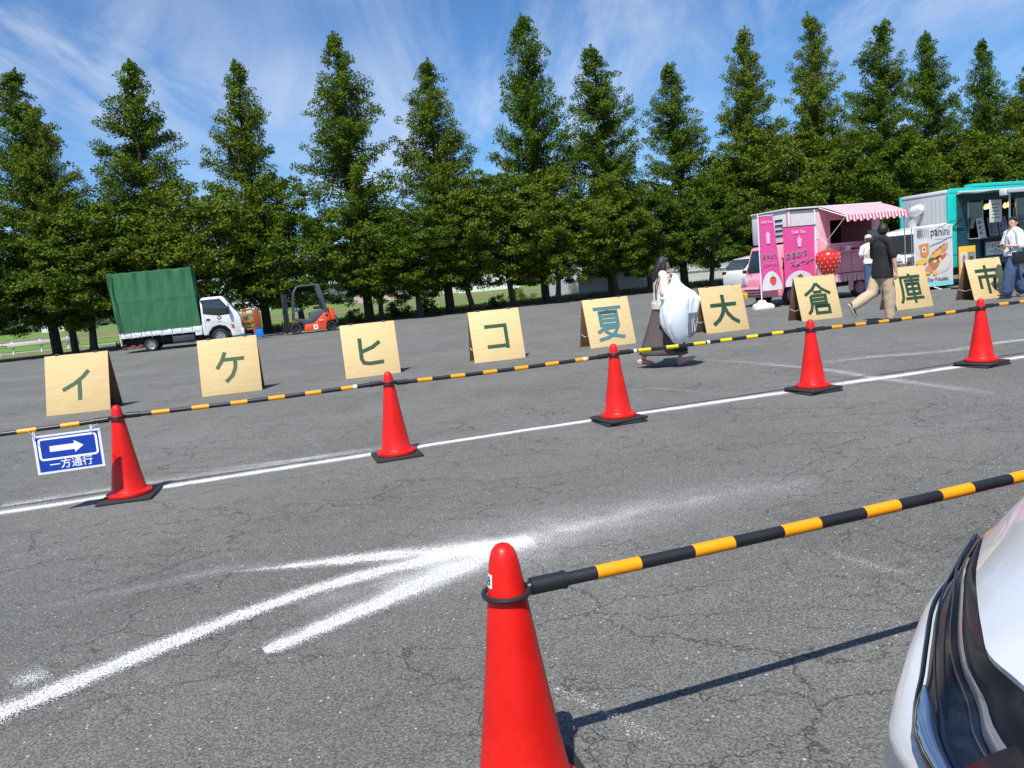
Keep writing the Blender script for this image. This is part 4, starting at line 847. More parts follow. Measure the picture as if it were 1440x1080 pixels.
b = MB().box(-.035, .035, -.07, .07, -.005, .005); o = b.build('phone', mat('phone_black', (.01, .01, .012), .15), None, bevel=.004); o.parent = None
q = (J['L']['hand'] + J['R']['hand']) / 2; rm = Matrix.Rotation(R(184), 3, 'Z'); wq = Vector((wl.x - .02, wl.y, 0)) + rm @ (q + Vector((.03, .02, .02))); o.name = 'phone'; o.location = wq; o.rotation_euler = (R(20), R(-35), R(184)); tag(o, 'black mobile phone held in both hands by the person walking left', 'phone')
rb = thing('shoulder_bag', Vector((wl.x - .02, wl.y, 0)), 'small black shoulder bag hanging at the hip of the person with the phone', 'bag', R(184))
MB().prism([(-.13, .80), (.11, .80), (.12, 1.02), (-.12, 1.02)], .19, .28).build('bag_body', M_BLK, rb, bevel=.02).matrix_local = Matrix.Translation((.06, -.02, -.05))
strap('strap', [tz(.16, .14, .98), tz(.14, .05, 1.18), tz(.10, -.06, 1.36), tz(.02, -.11, 1.455), tz(-.10, -.08, 1.36), tz(-.14, .05, 1.15), tz(-.06, .2, .98)], .012, M_BLK, rb)
# ------------------------------------------------------------------ wheels
def wheel(parent, x, y, z, rad, wd, rim, side=-1, holes=5, rimr=.62, name='wheel'):
    w_ = bpy.data.objects.new(name, None); C.objects.link(w_); w_.parent = parent; w_.location = (x, y, z); w_.empty_display_size = .1
    Mx = Matrix.Rotation(R(90) * (1 if side < 0 else -1), 4, 'X')
    t = MB().lathe([(rad * rimr, -wd / 2), (rad * .9, -wd / 2), (rad * .985, -wd * .36), (rad, 0), (rad * .985, wd * .36), (rad * .9, wd / 2), (rad * rimr, wd / 2 - .01)], 32, cap=False).build('tyre', M_RUB, w_, smooth=True); t.matrix_local = Mx
    q = MB().lathe([(rad * rimr, wd * .48), (rad * rimr * .93, wd * .44), (rad * rimr * .86, wd * .30), (rad * .30, wd * .22), (rad * .26, wd * .36), (.002, wd * .38)], 28, cap=False)
    q = q.build('rim', rim, w_, smooth=True); q.matrix_local = Mx
    h = MB()
    for k in range(holes): a = 6.283 * k / holes; h.cyl((math.cos(a) * rad * .43, math.sin(a) * rad * .43, wd * .25), (math.cos(a) * rad * .43, math.sin(a) * rad * .43, wd * .262), rad * .075, n=8)
    h.build('rim_openings', M_DARK, w_).matrix_local = Mx
    return w_
def poly(parent, name, pts, y, m, th=.01):       # thin raised panel in the x,z plane at depth y
    return MB().prism(pts, y - th, y).build(name, m, parent)

# ------------------------------------------------------------------ canvas truck
o_ = G(214, 494); r = thing('canvas_truck', (o_.x, o_.y, 0), 'small white truck with a tall green canvas box parked at the edge of the trees', 'truck', R(17.2))
W = 1.70; M_TARP = mat('green_tarpaulin', (.026, .138, .052), .55, noise_=.12, nscale=1.6, bump=.15, bscale=6)
cabp = [(1.95, .50), (1.98, 1.76), (2.03, 1.86), (2.12, 1.895), (2.78, 1.90), (2.86, 1.87), (3.20, 1.36), (3.34, 1.20), (3.42, .98), (3.44, .42), (3.38, .28), (3.02, .27), (2.98, .52), (2.82, .70), (2.58, .76), (2.34, .70), (2.18, .52), (2.14, .40), (1.97, .40)]
cab = MB().prism(cabp, 0.0, W).build('cab', M_WPT, r, bevel=.035)
MB().prism([(2.06, 1.27), (2.08, 1.72), (2.14, 1.77), (2.72, 1.78), (2.99, 1.40), (3.03, 1.18), (2.62, 1.16), (2.22, 1.24)], -.006, .004).build('side_window', M_GLASS, cab, bevel=.004)
poly(cab, 'window_seal', [(2.035, 1.25), (2.055, 1.74), (2.13, 1.80), (2.735, 1.805), (3.02, 1.41), (3.06, 1.16), (2.62, 1.13), (2.21, 1.21)], .004, M_BLK, .008)
MB().add([(2.90, .10, 1.845), (2.90, W - .10, 1.845), (3.245, W - .10, 1.36), (3.245, .10, 1.36)], [(0, 1, 2, 3)]).build('windscreen', M_GLASS, cab, solid=.02).location = (.012, 0, .012)
for sg in (-.03,): poly(cab, 'door_handle', [(2.12, .98), (2.27, .98), (2.27, 1.04), (2.14, 1.05)], .0, M_BLK, .02)
poly(cab, 'door_seam', [(2.07, .60), (2.078, .60), (2.078, 1.22), (2.07, 1.22)], .001, M_DARK, .003); poly(cab, 'door_seam', [(3.04, .60), (3.048, .60), (3.098, 1.14), (3.09, 1.14)], .001, M_DARK, .003)
poly(cab, 'body_crease', [(2.02, .92), (2.6, .90), (3.05, .74), (3.05, .732), (2.6, .892), (2.02, .912)], .001, M_STEEL, .003)
poly(cab, 'turn_signal', [(3.06, .60), (3.16, .58), (3.14, .74), (3.03, .74)], .0, mat('amber_lens', (.45, .08, .02), .3), .012)
MB().box(3.34, 3.47, .03, .36, .68, .86).build('headlight', mat('lens', (.12, .14, .15), .1, coat=1), cab, bevel=.02); MB().box(3.34, 3.47, W - .36, W - .03, .68, .86).build('headlight', MC['lens'], cab, bevel=.02)
MB().box(3.40, 3.50, -.01, W + .01, .30, .56).build('front_bumper', M_WPT, cab, bevel=.04); MB().box(3.43, 3.46, .38, W - .38, .68, .86).build('grille', M_DARK, cab, bevel=.01)
MB().box(2.97, 3.05, -.20, -.06, 1.18, 1.46).build('mirror', M_BLK, cab, bevel=.02); MB().tube([(3.0, -.10, 1.46), (3.02, -.02, 1.56), (2.98, .05, 1.60)], .014, 6).build('mirror_arm', M_BLK, cab)
MB().box(2.0, 2.10, -.04, .02, 1.72, 1.80).build('marker_lamp', M_BLK, cab, bevel=.01)
em = [(0, .085), (.030, .055), (.055, .03), (.085, 0), (.055, -.03), (.030, -.055), (0, -.085), (-.03, -.055), (-.055, -.03), (-.085, 0), (-.055, .03), (-.03, .055)]
poly(cab, 'emblem', [(2.63 + a * 1.15, 1.05 + b * 1.15) for a, b in em], -.001, mat('emblem_red', (.30, .02, .03), .5), .004)
poly(cab, 'emblem_edge', [(2.63, 1.148), (2.728, 1.05), (2.68, 1.05), (2.63, 1.10)], -.0055, M_DARK, .003); poly(cab, 'emblem_edge', [(2.63, .952), (2.532, 1.05), (2.58, 1.05), (2.63, 1.0)], -.0055, M_DARK, .003)
for a in (0, 1): poly(cab, 'emblem_cross', [(2.63 - (.045, .013)[a], 1.05 - (.013, .045)[a]), (2.63 + (.045, .013)[a], 1.05 - (.013, .045)[a]), (2.63 + (.045, .013)[a], 1.05 + (.013, .045)[a]), (2.63 - (.045, .013)[a], 1.05 + (.013, .045)[a])], -.0090 - .001 * a, M_WHT, .003)
poly(cab, 'faint_lettering', [(2.54, .895), (2.70, .895), (2.70, .915), (2.54, .915)], -.001, M_STEEL, .003)
MB().box(2.16, 3.0, .14, W - .14, .30, .76).build('wheel_housing', M_DARK, r)
# bed
for k in range(8): x0 = -1.02 + k * .370; MB().box(x0, x0 + .364, -.01, .025, .585, .84).build('side_gate_panel', M_WPT, r, bevel=.006)
for k in range(9): x0 = -1.02 + k * .370; MB().box(x0 - .012, x0 + .008, -.022, -.011, .54, .80).build('gate_hook', M_STEEL, r)
MB().box(-1.02, 1.94, .03, W - .03, .60, .66).build('bed_floor', M_DARK, r); MB().box(-1.06, -1.025, -.01, W, .30, .86).build('tail_gate', M_WPT, r, bevel=.01)
MB().box(-.98, 3.2, .35, .45, .36, .50).build('chassis_rail', M_DARK, r); MB().box(-.98, 3.2, W - .45, W - .35, .36, .50).build('chassis_rail', M_DARK, r); MB().box(-.95, 3.1, .45, W - .45, .30, .58).build('underbody', M_DARK, r)
MB().box(.80, 1.62, .02, .30, .26, .50).build('tool_box', mat('dark_steel', (.04, .045, .055), .5), r, bevel=.02); MB().box(1.66, 1.92, .0, .22, .44, .60).build('step', M_WPT, r, bevel=.02)
M_RRED = mat('red_steel', (.22, .03, .02), .6, noise_=.3)
MB().box(-1.04, -.92, .05, W - .05, .14, .24).build('rear_under_bar', M_RRED, r, bevel=.01)
for x in (-.72, -.45): MB().box(x, x + .16, .05, .16, .16, .30).build('hitch_bracket', M_RRED, r, bevel=.01)
MB().box(-.9, -.36, .09, .13, .20, .235).build('side_guard_rail', M_STEEL, r)
MB().tube([(-.42, 0, .52), (-.36, 0, .60), (.36, 0, .60), (.44, 0, .50)], .02, 6, flat=(1, .5)).build('mudguard', M_BLK, r)
wheel(r, 0, .12, .255, .255, .19, M_STEEL); wheel(r, 2.57, .12, .305, .305, .20, M_STEEL); wheel(r, 0, W - .12, .255, .255, .19, M_STEEL, 1); wheel(r, 2.57, W - .12, .305, .305, .20, M_STEEL, 1)
# tarpaulin over hoops
NX, NZ = 90, 34
def tarp_side(y, sg):
    rows = []
    for j in range(NZ + 1):
        t = j / NZ; z = .80 + 2.28 * t; row = []
        for i in range(NX + 1):
            u = i / NX; x = -1.20 + .14 * (1 - t) * (1 - u) + u * (3.12 - .02 * (1 - t)) - .10 * t * u
            hoop = abs((u * 7) % 1 - .5) * 2; up = max(0, t - .5) * 2
            d = -.040 * (1 - hoop) * up + .034 * mnoise.noise(Vector((x * 3.2, t * 1.1, 4))) * (.4 + t) + .020 * math.sin(x * 9 + 5 * t + 2 * mnoise.noise(Vector((x, t * 3, 1)))) * up + (.018 * math.exp(-((t - .52) / .012) ** 2)) + .05 * math.exp(-u * 26) * math.sin(t * 8)
            d += .012 * mnoise.noise(Vector((x * 9, z * 2.5, 7)))
            sag = -.016 * math.sin(math.pi * ((u * 7) % 1)) * (t > .985)
            row.append((x, y - sg * d, z + sag + .03 * (u * 1.0)))
        rows.append(row)
    return rows
A = tarp_side(-.03, 1); B = tarp_side(W + .03, -1)
MB().grid(A).build('tarpaulin_side', M_TARP, r, smooth=True); MB().grid(B).build('tarpaulin_side', M_TARP, r, smooth=True)
top = [[tuple(Vector(A[-1][i]).lerp(Vector(B[-1][i]), j / 8) + Vector((0, 0, .07 * math.sin(math.pi * j / 8)))) for i in range(NX + 1)] for j in range(9)]
MB().grid(top).build('tarpaulin_roof', M_TARP, r, smooth=True)
for e, nm in ((0, 'tarpaulin_rear_flap'), (-1, 'tarpaulin_front')):
    rows = [[tuple(Vector(A[j][e]).lerp(Vector(B[j][e]), i / 26) + Vector((.035 * math.sin(i * 1.5 + j * .12) * (1 if e == 0 else .4), 0, .07 * math.sin(math.pi * i / 26) * (j == NZ)))) for i in range(27)] for j in range(NZ + 1)]
    MB().grid(rows).build(nm, M_TARP, r, smooth=True)
MB().tube([(-1.0, -.055, .9), (-1.04, -.06, 1.6), (-1.08, -.05, 2.3), (-1.02, -.06, 3.0)], [.03, .022, .03, .016], 7).build('tarpaulin_fold', M_TARP, r, smooth=True)
MB().tube([(-.90, -.05, .84), (-1.02, -.06, 1.9), (-1.12, -.05, 2.85)], [.022, .03, .012], 7).build('tarpaulin_fold', M_TARP, r, smooth=True)
mb = MB()
for k in range(8): x0 = -.96 + k * .36; mb = MB().tube([(x0, -.05, .92), (x0 + .1, -.055, .68), (x0 + .28, -.05, .60)], .006, 4).build('tie_rope', M_STEEL, r)

# orange pallet guard and blue crate in front of the truck
o_ = G(356, 478); r = thing('orange_pallet_rack', (o_.x, o_.y + .2, 0), 'orange steel ladder-like guard standing in front of the white truck', 'rack', R(17)); M_OR = mat('orange_steel', (.42, .085, .02), .55, noise_=.2)
for x in (-.36, .04): MB().box(x, x + .06, 0, .06, .0, 1.24).build('upright', M_OR, r, bevel=.01)
for z in (.42, .72, .98, 1.22): MB().box(-.34, .05, -.02, .02, z, z + .07).build('rung', M_OR, r, bevel=.01)
MB().prism([(.10, .50), (.30, .42), (.36, .60), (.33, 1.10), (.22, 1.24), (.10, 1.24)], .0, .4).build('side_plate', mat('orange_plate', (.25, .05, .02), .6), r, bevel=.02)
o_ = G(368, 474); r = thing('blue_crate', (o_.x - .1, o_.y, 0), 'bright blue plastic crate on the asphalt in front of the white truck', 'crate', R(17)); M_BL = mat('crate_blue', (.01, .22, .70), .45)
MB().prism([(-.2, 0), (.2, 0), (.17, .40), (-.2, .40)], 0, .4).build('crate_body', M_BL, r, bevel=.01); MB().box(-.22, .20, -.02, .42, .40, .44).build('rim', M_BL, r, bevel=.01)
o_ = G(335, 477); r = thing('blue_ramp', (o_.x, o_.y + .2, 0), 'dark blue low platform under the front bumper of the white truck', 'platform', R(17)); MB().prism([(-.35, 0), (.6, 0), (.5, .16), (-.25, .2)], 0, .7).build('platform', mat('navy', (.01, .05, .16), .5), r, bevel=.01)

# ------------------------------------------------------------------ forklift (facing left)
o_ = G(418, 470.5); r = thing('forklift', (o_.x, o_.y, 0), 'orange and dark grey forklift facing left under the trees', 'forklift', R(18)); M_FO = mat('forklift_orange', (.80, .075, .012), .35, coat=.3, noise_=.05); M_FG = mat('forklift_grey', (.055, .065, .08), .5, noise_=.1)
k = .0308 / 10.8 * .98; fx = lambda x, y: ((x - 415) * k * 1.0, (980 - (x - 415) * .121 - y) * k)
MB().prism([fx(*q) for q in ((395, 730), (540, 745), (640, 735), (645, 645), (700, 625), (870, 585), (905, 615), (900, 700), (700, 860), (560, 880), (540, 830), (500, 800), (410, 770))], .02, 1.04).build('chassis', M_FG, r, bevel=.03)
MB().prism([fx(*q) for q in ((545, 832), (690, 802), (860, 632), (930, 640), (940, 740), (890, 770), (868, 830), (862, 885), (530, 928))], -.01, 1.07).build('side_cover', M_FO, r, bevel=.03)
MB().prism([fx(*q) for q in ((935, 555), (960, 545), (1000, 560), (1010, 640), (1030, 735), (945, 745))], -.005, 1.065).build('counterweight', M_FO, r, bevel=.05)
MB().prism([fx(*q) for q in ((1000, 640), (1045, 680), (1060, 800), (1030, 800), (1020, 735))], .05, 1.0).build('rear_weight', M_FG, r, bevel=.03)
for y in (.05, 1.0):
    MB().tube([(x, y, z) for x, z in [fx(*q) for q in ((398, 765), (410, 600), (425, 440), (448, 330), (500, 248), (560, 232), (810, 200))]], .032, 8).build('overhead_guard_post', M_FG, r, smooth=True)
    MB().prism([fx(*q) for q in ((785, 200), (830, 188), (920, 605), (860, 612))], y - .04, y + .04).build('rear_pillar', M_FG, r, bevel=.01)
for x in (510, 570, 630, 690, 750, 800): a = fx(x, 243 - (x - 500) * .14); MB().cyl((a[0], .05, a[1]), (a[0], 1.0, a[1]), .018, n=6).build('guard_bar', M_FG, r)
for y in (.18, .80):
    a = fx(255, 320); MB().box(a[0], a[0] + .10, y, y + .10, .06, a[1] - .05).build('mast_rail', M_BLK, r, bevel=.01); MB().box(a[0] + .12, a[0] + .2, y + .01, y + .09, .1, a[1] - .25).build('mast_inner_rail', M_BLK, r)
    MB().cyl((a[0] + .16, y + .14, .3), (a[0] + .16, y + .14, 1.7), .035, n=10).build('lift_cylinder', M_STEEL, r)
for z in (.30, .95, 1.75): MB().box(fx(250, 0)[0], fx(250, 0)[0] + .08, .18, .9, z, z + .10).build('mast_crossbar', M_BLK, r)
for y in (.25, .72): MB().prism([(-1.45, .05), (-.50, .05), (-.50, .60), (-.54, .60), (-.54, .09), (-1.45, .07)], y, y + .11).build('fork', M_BLK, r)
a = fx(790, 560); MB().box(a[0] - .2, a[0] + .18, .28, .78, a[1] - .05, a[1] + .08).build('seat_cushion', M_BLK, r, bevel=.04); MB().prism([(a[0] + .05, a[1] + .05), (a[0] + .2, a[1] + .05), (a[0] + .26, a[1] + .45), (a[0] + .16, a[1] + .48)], .28, .78).build('seat_back', M_BLK, r, bevel=.04)
a = fx(560, 570); MB().torus((a[0], .5, a[1]), .17, .016, 24, 6, Matrix.Rotation(R(-35), 3, 'Y')).build('steering_wheel', M_BLK, r, smooth=True); MB().cyl((a[0], .5, a[1]), (a[0] - .18, .5, a[1] - .42), .03, n=8).build('steering_column', M_BLK, r)
a = fx(470, 605); MB().lathe([(.10, -.06), (.13, -.02), (.13, .05), (.06, .08), (.002, .085)], 16, (a[0], .3, a[1])).build('teal_cover', mat('teal_cloth', (.08, .30, .36), .7), r, smooth=True)
a = fx(890, 670); MB().cyl((a[0], -.022, a[1]), (a[0], .01, a[1]), .062, n=18).build('round_vent', M_DARK, r, smooth=True)
a = fx(705, 857); poly(r, 'white_sticker', [(a[0] - .09, a[1] - .10), (a[0] + .09, a[1] - .10), (a[0] + .09, a[1] + .10), (a[0] - .09, a[1] + .10)], -.012, M_WHT, .004); poly(r, 'sticker_emblem', [(a[0], a[1] - .06), (a[0] + .05, a[1]), (a[0], a[1] + .06), (a[0] - .05, a[1])], -.017, MC['emblem_red'], .002)
a = fx(795, 750); poly(r, 'white_lettering', [(a[0] - .08, a[1] - .015), (a[0] + .09, a[1] - .01), (a[0] + .09, a[1] + .02), (a[0] - .08, a[1] + .015)], -.0105, M_WHT, .003); a = fx(790, 775); [poly(r, 'dark_letter', [(a[0] + x - .018, a[1] - .03), (a[0] + x + .016, a[1] - .025), (a[0] + x + .012, a[1] + .03), (a[0] + x - .014, a[1] + .025)], -.0105, M_DARK, .003) for x in (-.09, -.04, .01, .06)]
wheel(r, 0, .10, .255, .255, .20, M_BLK); wheel(r, 1.50, .10, .215, .215, .17, M_BLK); wheel(r, 0, .98, .255, .255, .20, M_BLK, 1); wheel(r, 1.50, .98, .215, .215, .17, M_BLK, 1)

# ------------------------------------------------------------------ white car behind the banners
o_ = Vector((11.55, 31.4, 0)); r = thing('parked_car', o_, 'white hatchback parked under the trees left of the pink food truck', 'car', R(196))
def simple_car(r, m, wdt, prof, glass, wx, wr):
    n = len(prof); ys = [(0, .06, 0), (.10, .0, .0), (wdt - .10, 0, 0), (wdt, .06, 0)]; mb = MB()
    rows = []
    for y, ins, _ in ys:
        rows.append([(x * (1 - .02 * (ins > 0)) if True else x, y + (0.10 * max(0, z - .95) * (1 if y < wdt / 2 else -1)), z - ins * (z > 1.0) * .6) for x, z in prof])
    V = [p for rw in rows for p in rw]; F = [tuple(range(n)), tuple(range(4 * n - 1, 3 * n - 1, -1))] + [(j * n + i, (j + 1) * n + i, (j + 1) * n + (i + 1) % n, j * n + (i + 1) % n) for j in range(3) for i in range(n)]
    mb.add(V, F); b = mb.build('body', m, r, bevel=.03)
    for gl in glass:
        for y, s_ in ((0, 1), (wdt, -1)):
            g_ = MB(); yy = lambda z: y + s_ * (.10 * max(0, z - .95)) - s_ * .012
            g_.add([(x, yy(z), z - .03) for x, z in gl] + [(x, yy(z) + s_ * .02, z - .03) for x, z in gl], [tuple(range(len(gl)))] + [(i, (i + 1) % len(gl), (i + 1) % len(gl) + len(gl), i + len(gl)) for i in range(len(gl))]); g_.build('side_window', M_GLASS, r)
    for x in wx:
        for y, sd in ((.10, -1), (wdt - .10, 1)):
            wheel(r, x, y, wr, wr, .20, M_STEEL, sd, 7)
            MB().cyl((x, y - .101 if sd < 0 else y + .101, wr + .01), (x, y - .106 if sd < 0 else y + .106, wr + .01), wr * 1.17, n=24).build('wheel_arch', M_DARK, r)
    return b
simple_car(r, M_WPT, 1.72, [(-.72, .32), (-.78, .62), (-.70, .86), (-.38, .98), (.02, 1.04), (.55, 1.40), (.95, 1.50), (1.9, 1.50), (2.55, 1.40), (2.92, 1.02), (3.02, .80), (3.0, .34), (2.6, .24), (-.3, .24)],
           [[(.25, 1.07), (.66, 1.39), (1.22, 1.44), (1.20, 1.06)], [(1.27, 1.06), (1.28, 1.44), (1.95, 1.43), (2.2, 1.36), (2.42, 1.10)]], (0, 2.35), .30)
MB().add([(.10, .18, 1.06), (.60, .22, 1.40), (.60, 1.50, 1.40), (.10, 1.54, 1.06)], [(0, 1, 2, 3)]).build('windscreen', M_GLASS, r, solid=.02).location = (-.03, 0, .02)
MB().add([(2.93, .2, 1.05), (2.60, .24, 1.36), (2.60, 1.48, 1.36), (2.93, 1.52, 1.05)], [(0, 1, 2, 3)]).build('rear_window', M_GLASS, r, solid=.02).location = (.03, 0, .02)
for y in (.02, 1.42): MB().box(2.90, 3.00, y, y + .28, .80, .96).build('tail_light', mat('tail_red', (.10, .01, .01), .2), r, bevel=.03)
MB().box(.98, 1.14, -.02, .0, .90, .93).build('door_handle', M_CHR, r)

# ------------------------------------------------------------------ pink food truck (front to the left)
PK = mat('pink_paint', (.82, .30, .38), .35, coat=.4, noise_=.04); PK2 = mat('pink_board', (.80, .36, .43), .55, noise_=.06, nscale=5); M_CRM = mat('cream_panel', (.64, .63, .63), .6, noise_=.08)
TH_ = R(20); pk = thing('pink_food_truck', (7.95, 21.2, 0), 'small pink kitchen truck with plank sides and a pink striped awning', 'food truck', TH_)
Wp = 1.34
fr = [(-.62, .30), (-.68, .50), (-.64, .78), (-.52, .92), (-.30, 1.62), (-.20, 1.66), (.55, 1.66), (.55, .42), (.42, .42), (.36, .58), (.2, .68), (-.05, .68), (-.24, .56), (-.32, .30)]
cab = MB().prism(fr, 0, Wp).build('cab', PK, pk, bevel=.045)
MB().add([(-.500, .10, .96), (-.500, Wp - .10, .96), (-.325, Wp - .14, 1.56), (-.325, .14, 1.56)], [(0, 1, 2, 3)]).build('windscreen', M_GLASS, cab, solid=.02).location = (-.022, 0, 0)
poly(cab, 'side_window', [(-.34, 1.0), (.36, 1.0), (.36, 1.54), (-.18, 1.54)], -.002, M_GLASS, .01); poly(cab, 'door_seam', [(.42, .72), (.43, .72), (.43, 1.58), (.42, 1.58)], -.001, M_DARK, .004)
for y in (.05, Wp - .25): MB().box(-.705, -.60, y, y + .20, .62, .84).build('headlight', mat('clear_lens', (.45, .47, .48), .08, coat=1), cab, bevel=.03)
MB().prism([(-.74, .26), (-.76, .34), (-.76, .52), (-.68, .56), (-.40, .50), (-.34, .26)], -.02, Wp + .02).build('front_bumper', PK, cab, bevel=.04)
for z in (.30, .38, .46): MB().box(-.772, -.755, .42, Wp - .25, z, z + .035).build('bumper_slot', M_DARK, cab)
pl_ = MB().box(-.79, -.775, Wp - .38, Wp - .04, .24, .41).build('licence_plate', mat('plate_yellow', (.80, .50, .02), .4), cab, bevel=.004); [text('plate_digit', '1', .10, M_DARK, cab, TM((-.7915, Wp - .22 - q * .05, .315), (0, -1, 0), (0, 0, 1)), .01) for q in (0, 1)]
for y in (.2, .95): MB().tube([(-.60, y, .93), (-.54, y + .18, 1.0), (-.50, y + .34, 1.12)], .010, 5).build('wiper', M_BLK, cab)
wheel(pk, 0, .10, .27, .27, .16, mat('rim_pink', (.45, .22, .27), .4, metal=.3), -1, 8); wheel(pk, 2.40, .10, .27, .27, .16, MC['rim_pink'], -1, 8); wheel(pk, 0, Wp - .1, .27, .27, .16, MC['rim_pink'], 1, 8); wheel(pk, 2.40, Wp - .1, .27, .27, .16, MC['rim_pink'], 1, 8)
MB().box(.45, 3.15, .12, Wp - .1, .34, .62).build('underbody', M_DARK, pk)
bx0, bx1, bz0, bz1, by1 = .02, 3.18, .72, 2.56, 1.50
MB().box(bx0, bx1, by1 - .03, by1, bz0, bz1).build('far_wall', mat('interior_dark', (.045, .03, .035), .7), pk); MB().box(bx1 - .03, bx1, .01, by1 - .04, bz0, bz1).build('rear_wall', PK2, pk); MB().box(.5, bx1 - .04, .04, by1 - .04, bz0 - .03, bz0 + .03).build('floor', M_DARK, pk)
MB().prism([(-.10, bz1 + .005), (bx1 + .04, bz1 + .005), (bx1 + .04, bz1 + .05), (-.10, bz1 + .05)], -.06, by1 + .04).build('roof', M_CRM, pk, bevel=.015)
MB().box(-.06, -.0, -.02, by1 + .02, 1.72, bz1).build('front_panel', M_CRM, pk, bevel=.01)
for q in range(4): MB().box(-.075, -.061, .22, .52, 2.30 - q * .14, 2.345 - q * .14).build('vent_slot', M_DARK, pk)
MB().box(-.07, .02, .0, .06, 1.70, bz1).build('corner_post', PK, pk)
# side planks round the hatch
hx0, hx1, hz0, hz1 = 1.34, 2.86, 1.56, 2.20
MB().box(.04, .98, .004, .022, 1.72, 2.53).build('side_panel', M_CRM, pk)
xs_ = [.60, .98, 1.34, 1.72, 2.10, 2.48, 2.86, 3.17]
for a, b_ in zip(xs_[:-1], xs_[1:]):
    if a < .9: MB().box(a, b_ - .012, -.0, .02, bz0, 1.71).build('plank', PK2, pk, bevel=.004); continue
    if b_ <= hx0 + .01 or a >= hx1 - .01: MB().box(a, b_ - .012, -.0, .02, bz0, bz1 - .01).build('plank', PK2, pk, bevel=.004)
    else:
        MB().box(a, b_ - .012, -.0, .02, bz0, hz0 - .01).build('plank', PK2, pk, bevel=.004); MB().box(a, b_ - .012, .0, .02, hz1, bz1 - .01).build('plank', PK2, pk, bevel=.004)
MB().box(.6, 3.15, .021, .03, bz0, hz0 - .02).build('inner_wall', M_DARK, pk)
fr_ = MB(); fr_.box(hx0 - .05, hx1 + .05, -.03, -.002, hz0 - .05, hz0); fr_.box(hx0 - .05, hx1 + .05, -.03, -.002, hz1, hz1 + .05); fr_.box(hx0 - .05, hx0, -.03, -.002, hz0, hz1); fr_.box(hx1, hx1 + .05, -.03, -.002, hz0, hz1); fr_.build('hatch_frame', PK, pk)
MB().box(1.0, 2.95, -.32, -.035, 1.30, 1.335).build('counter_shelf', PK2, pk, bevel=.006)
for x in (1.15, 2.75): MB().tube([(x, -.01, 1.10), (x, -.28, 1.29)], .012, 5).build('shelf_bracket', M_WHT, pk)
MB().box(1.75, 1.86, -.22, -.12, 1.336, 1.46).build('white_box', M_WHT, pk); MB().box(2.02, 2.34, -.25, -.08, 1.336, 1.40).build('red_tray', mat('red_tray', (.45, .01, .04), .4), pk)
# menu boards leaning on the counter, kept with the truck
for (x, w__, h_, rz, m_) in ((2.45, .38, .50, -8, mat('menu_grey', (.32, .30, .31), .5)), (2.72, .34, .40, 10, mat('menu_pale', (.60, .55, .58), .5))):
    q = MB().box(0, w__, -.012, .012, 0, h_).build('menu_board', m_, pk, bevel=.004); q.location = (x, -.34 + .1 * (x > 2.6), 1.35 + .18 * (x > 2.6)); q.rotation_euler = (R(-12), 0, R(rz))
    MB().lathe([(.002, 0), (.07, .002), (.07, .006)], 14).build('printed_cup', mat('print_mauve', (.18, .12, .2), .5), q).matrix_local = Matrix.Translation((w__ / 2, -.0145, h_ * .5)) @ Matrix.Rotation(R(90), 4, 'X')
# pink frill under the side
for q in range(26):
    x = .95 + q * .082; MB().prism([(x, .64), (x + .078, .64), (x + .078, .50), (x + .06, .475), (x + .039, .465), (x + .018, .475), (x, .50)], -.065 - .02 * (q % 2), -.055 - .02 * (q % 2)).build('frill_tab', PK if q % 2 else M_CRM, pk)
MB().box(.93, 3.12, -.06, -.005, .64, .70).build('frill_rail', PK, pk)
MB().prism([(1.92, .20), (2.06, .20), (2.10, .50), (1.90, .50)], -.05, -.04).build('mud_flap', PK, pk)
# awning: striped slope with scalloped valance
M_AW, M_AP = mat('awning_white', (.78, .72, .73), .8, backlit=.2), mat('awning_pink', (.70, .12, .20), .8, backlit=.2)
NS = 38; ax0, ax1 = .98, 3.14
for q in range(NS):
    x0 = ax0 + (ax1 - ax0) * q / NS; x1 = ax0 + (ax1 - ax0) * (q + 1) / NS; m_ = M_AP if q % 2 else M_AW
    mb = MB(); sg = lambda t: (-.02 - .98 * t, 2.60 - .34 * t + .02 * math.sin(math.pi * t))
    for j in range(4):
        a, b_ = sg(j / 4), sg((j + 1) / 4); mb.add([(x0, a[0], a[1]), (x1, a[0], a[1]), (x1, b_[0], b_[1]), (x0, b_[0], b_[1])], [(0, 1, 2, 3)])
    y, z = sg(1); zl = .15 + .03 * math.sin(q * math.pi / 2 + .8); mb.add([(x0, y, z), (x1, y, z), (x1, y - .03, z - zl), ((x0 + x1) / 2, y - .035, z - zl - .012), (x0, y - .03, z - zl)], [(0, 1, 2, 3, 4)])
    mb.build('awning_stripe', m_, pk, solid=.004)
for x in (ax0, ax1): poly(pk, 'awning_side_edge', [(0, 0), (0, 0), (0, 0)], 0, M_WHT) if False else MB().tube([(x, -.02, 2.56), (x, -.98, 2.23)], .014, 6).build('awning_arm', M_WHT, pk)
MB().cyl((ax0, -.99, 2.235), (ax1, -.99, 2.235), .016, n=8).build('awning_front_bar', M_WHT, pk)
MB().tube([(1.0, -.97, 2.22), (.92, -.3, 1.6), (.88, -.02, 1.25)], .008, 5).build('awning_stay', M_WHT, pk); MB().cyl((ax1 - .1, -.97, 0), (ax1 - .1, -.97, 2.22), .016, n=8).build('awning_pole', M_STEEL, pk)
def loc_(o, th, x, y, z): return Vector((o.location.x + math.cos(th) * x - math.sin(th) * y, o.location.y + math.sin(th) * x + math.cos(th) * y, z))

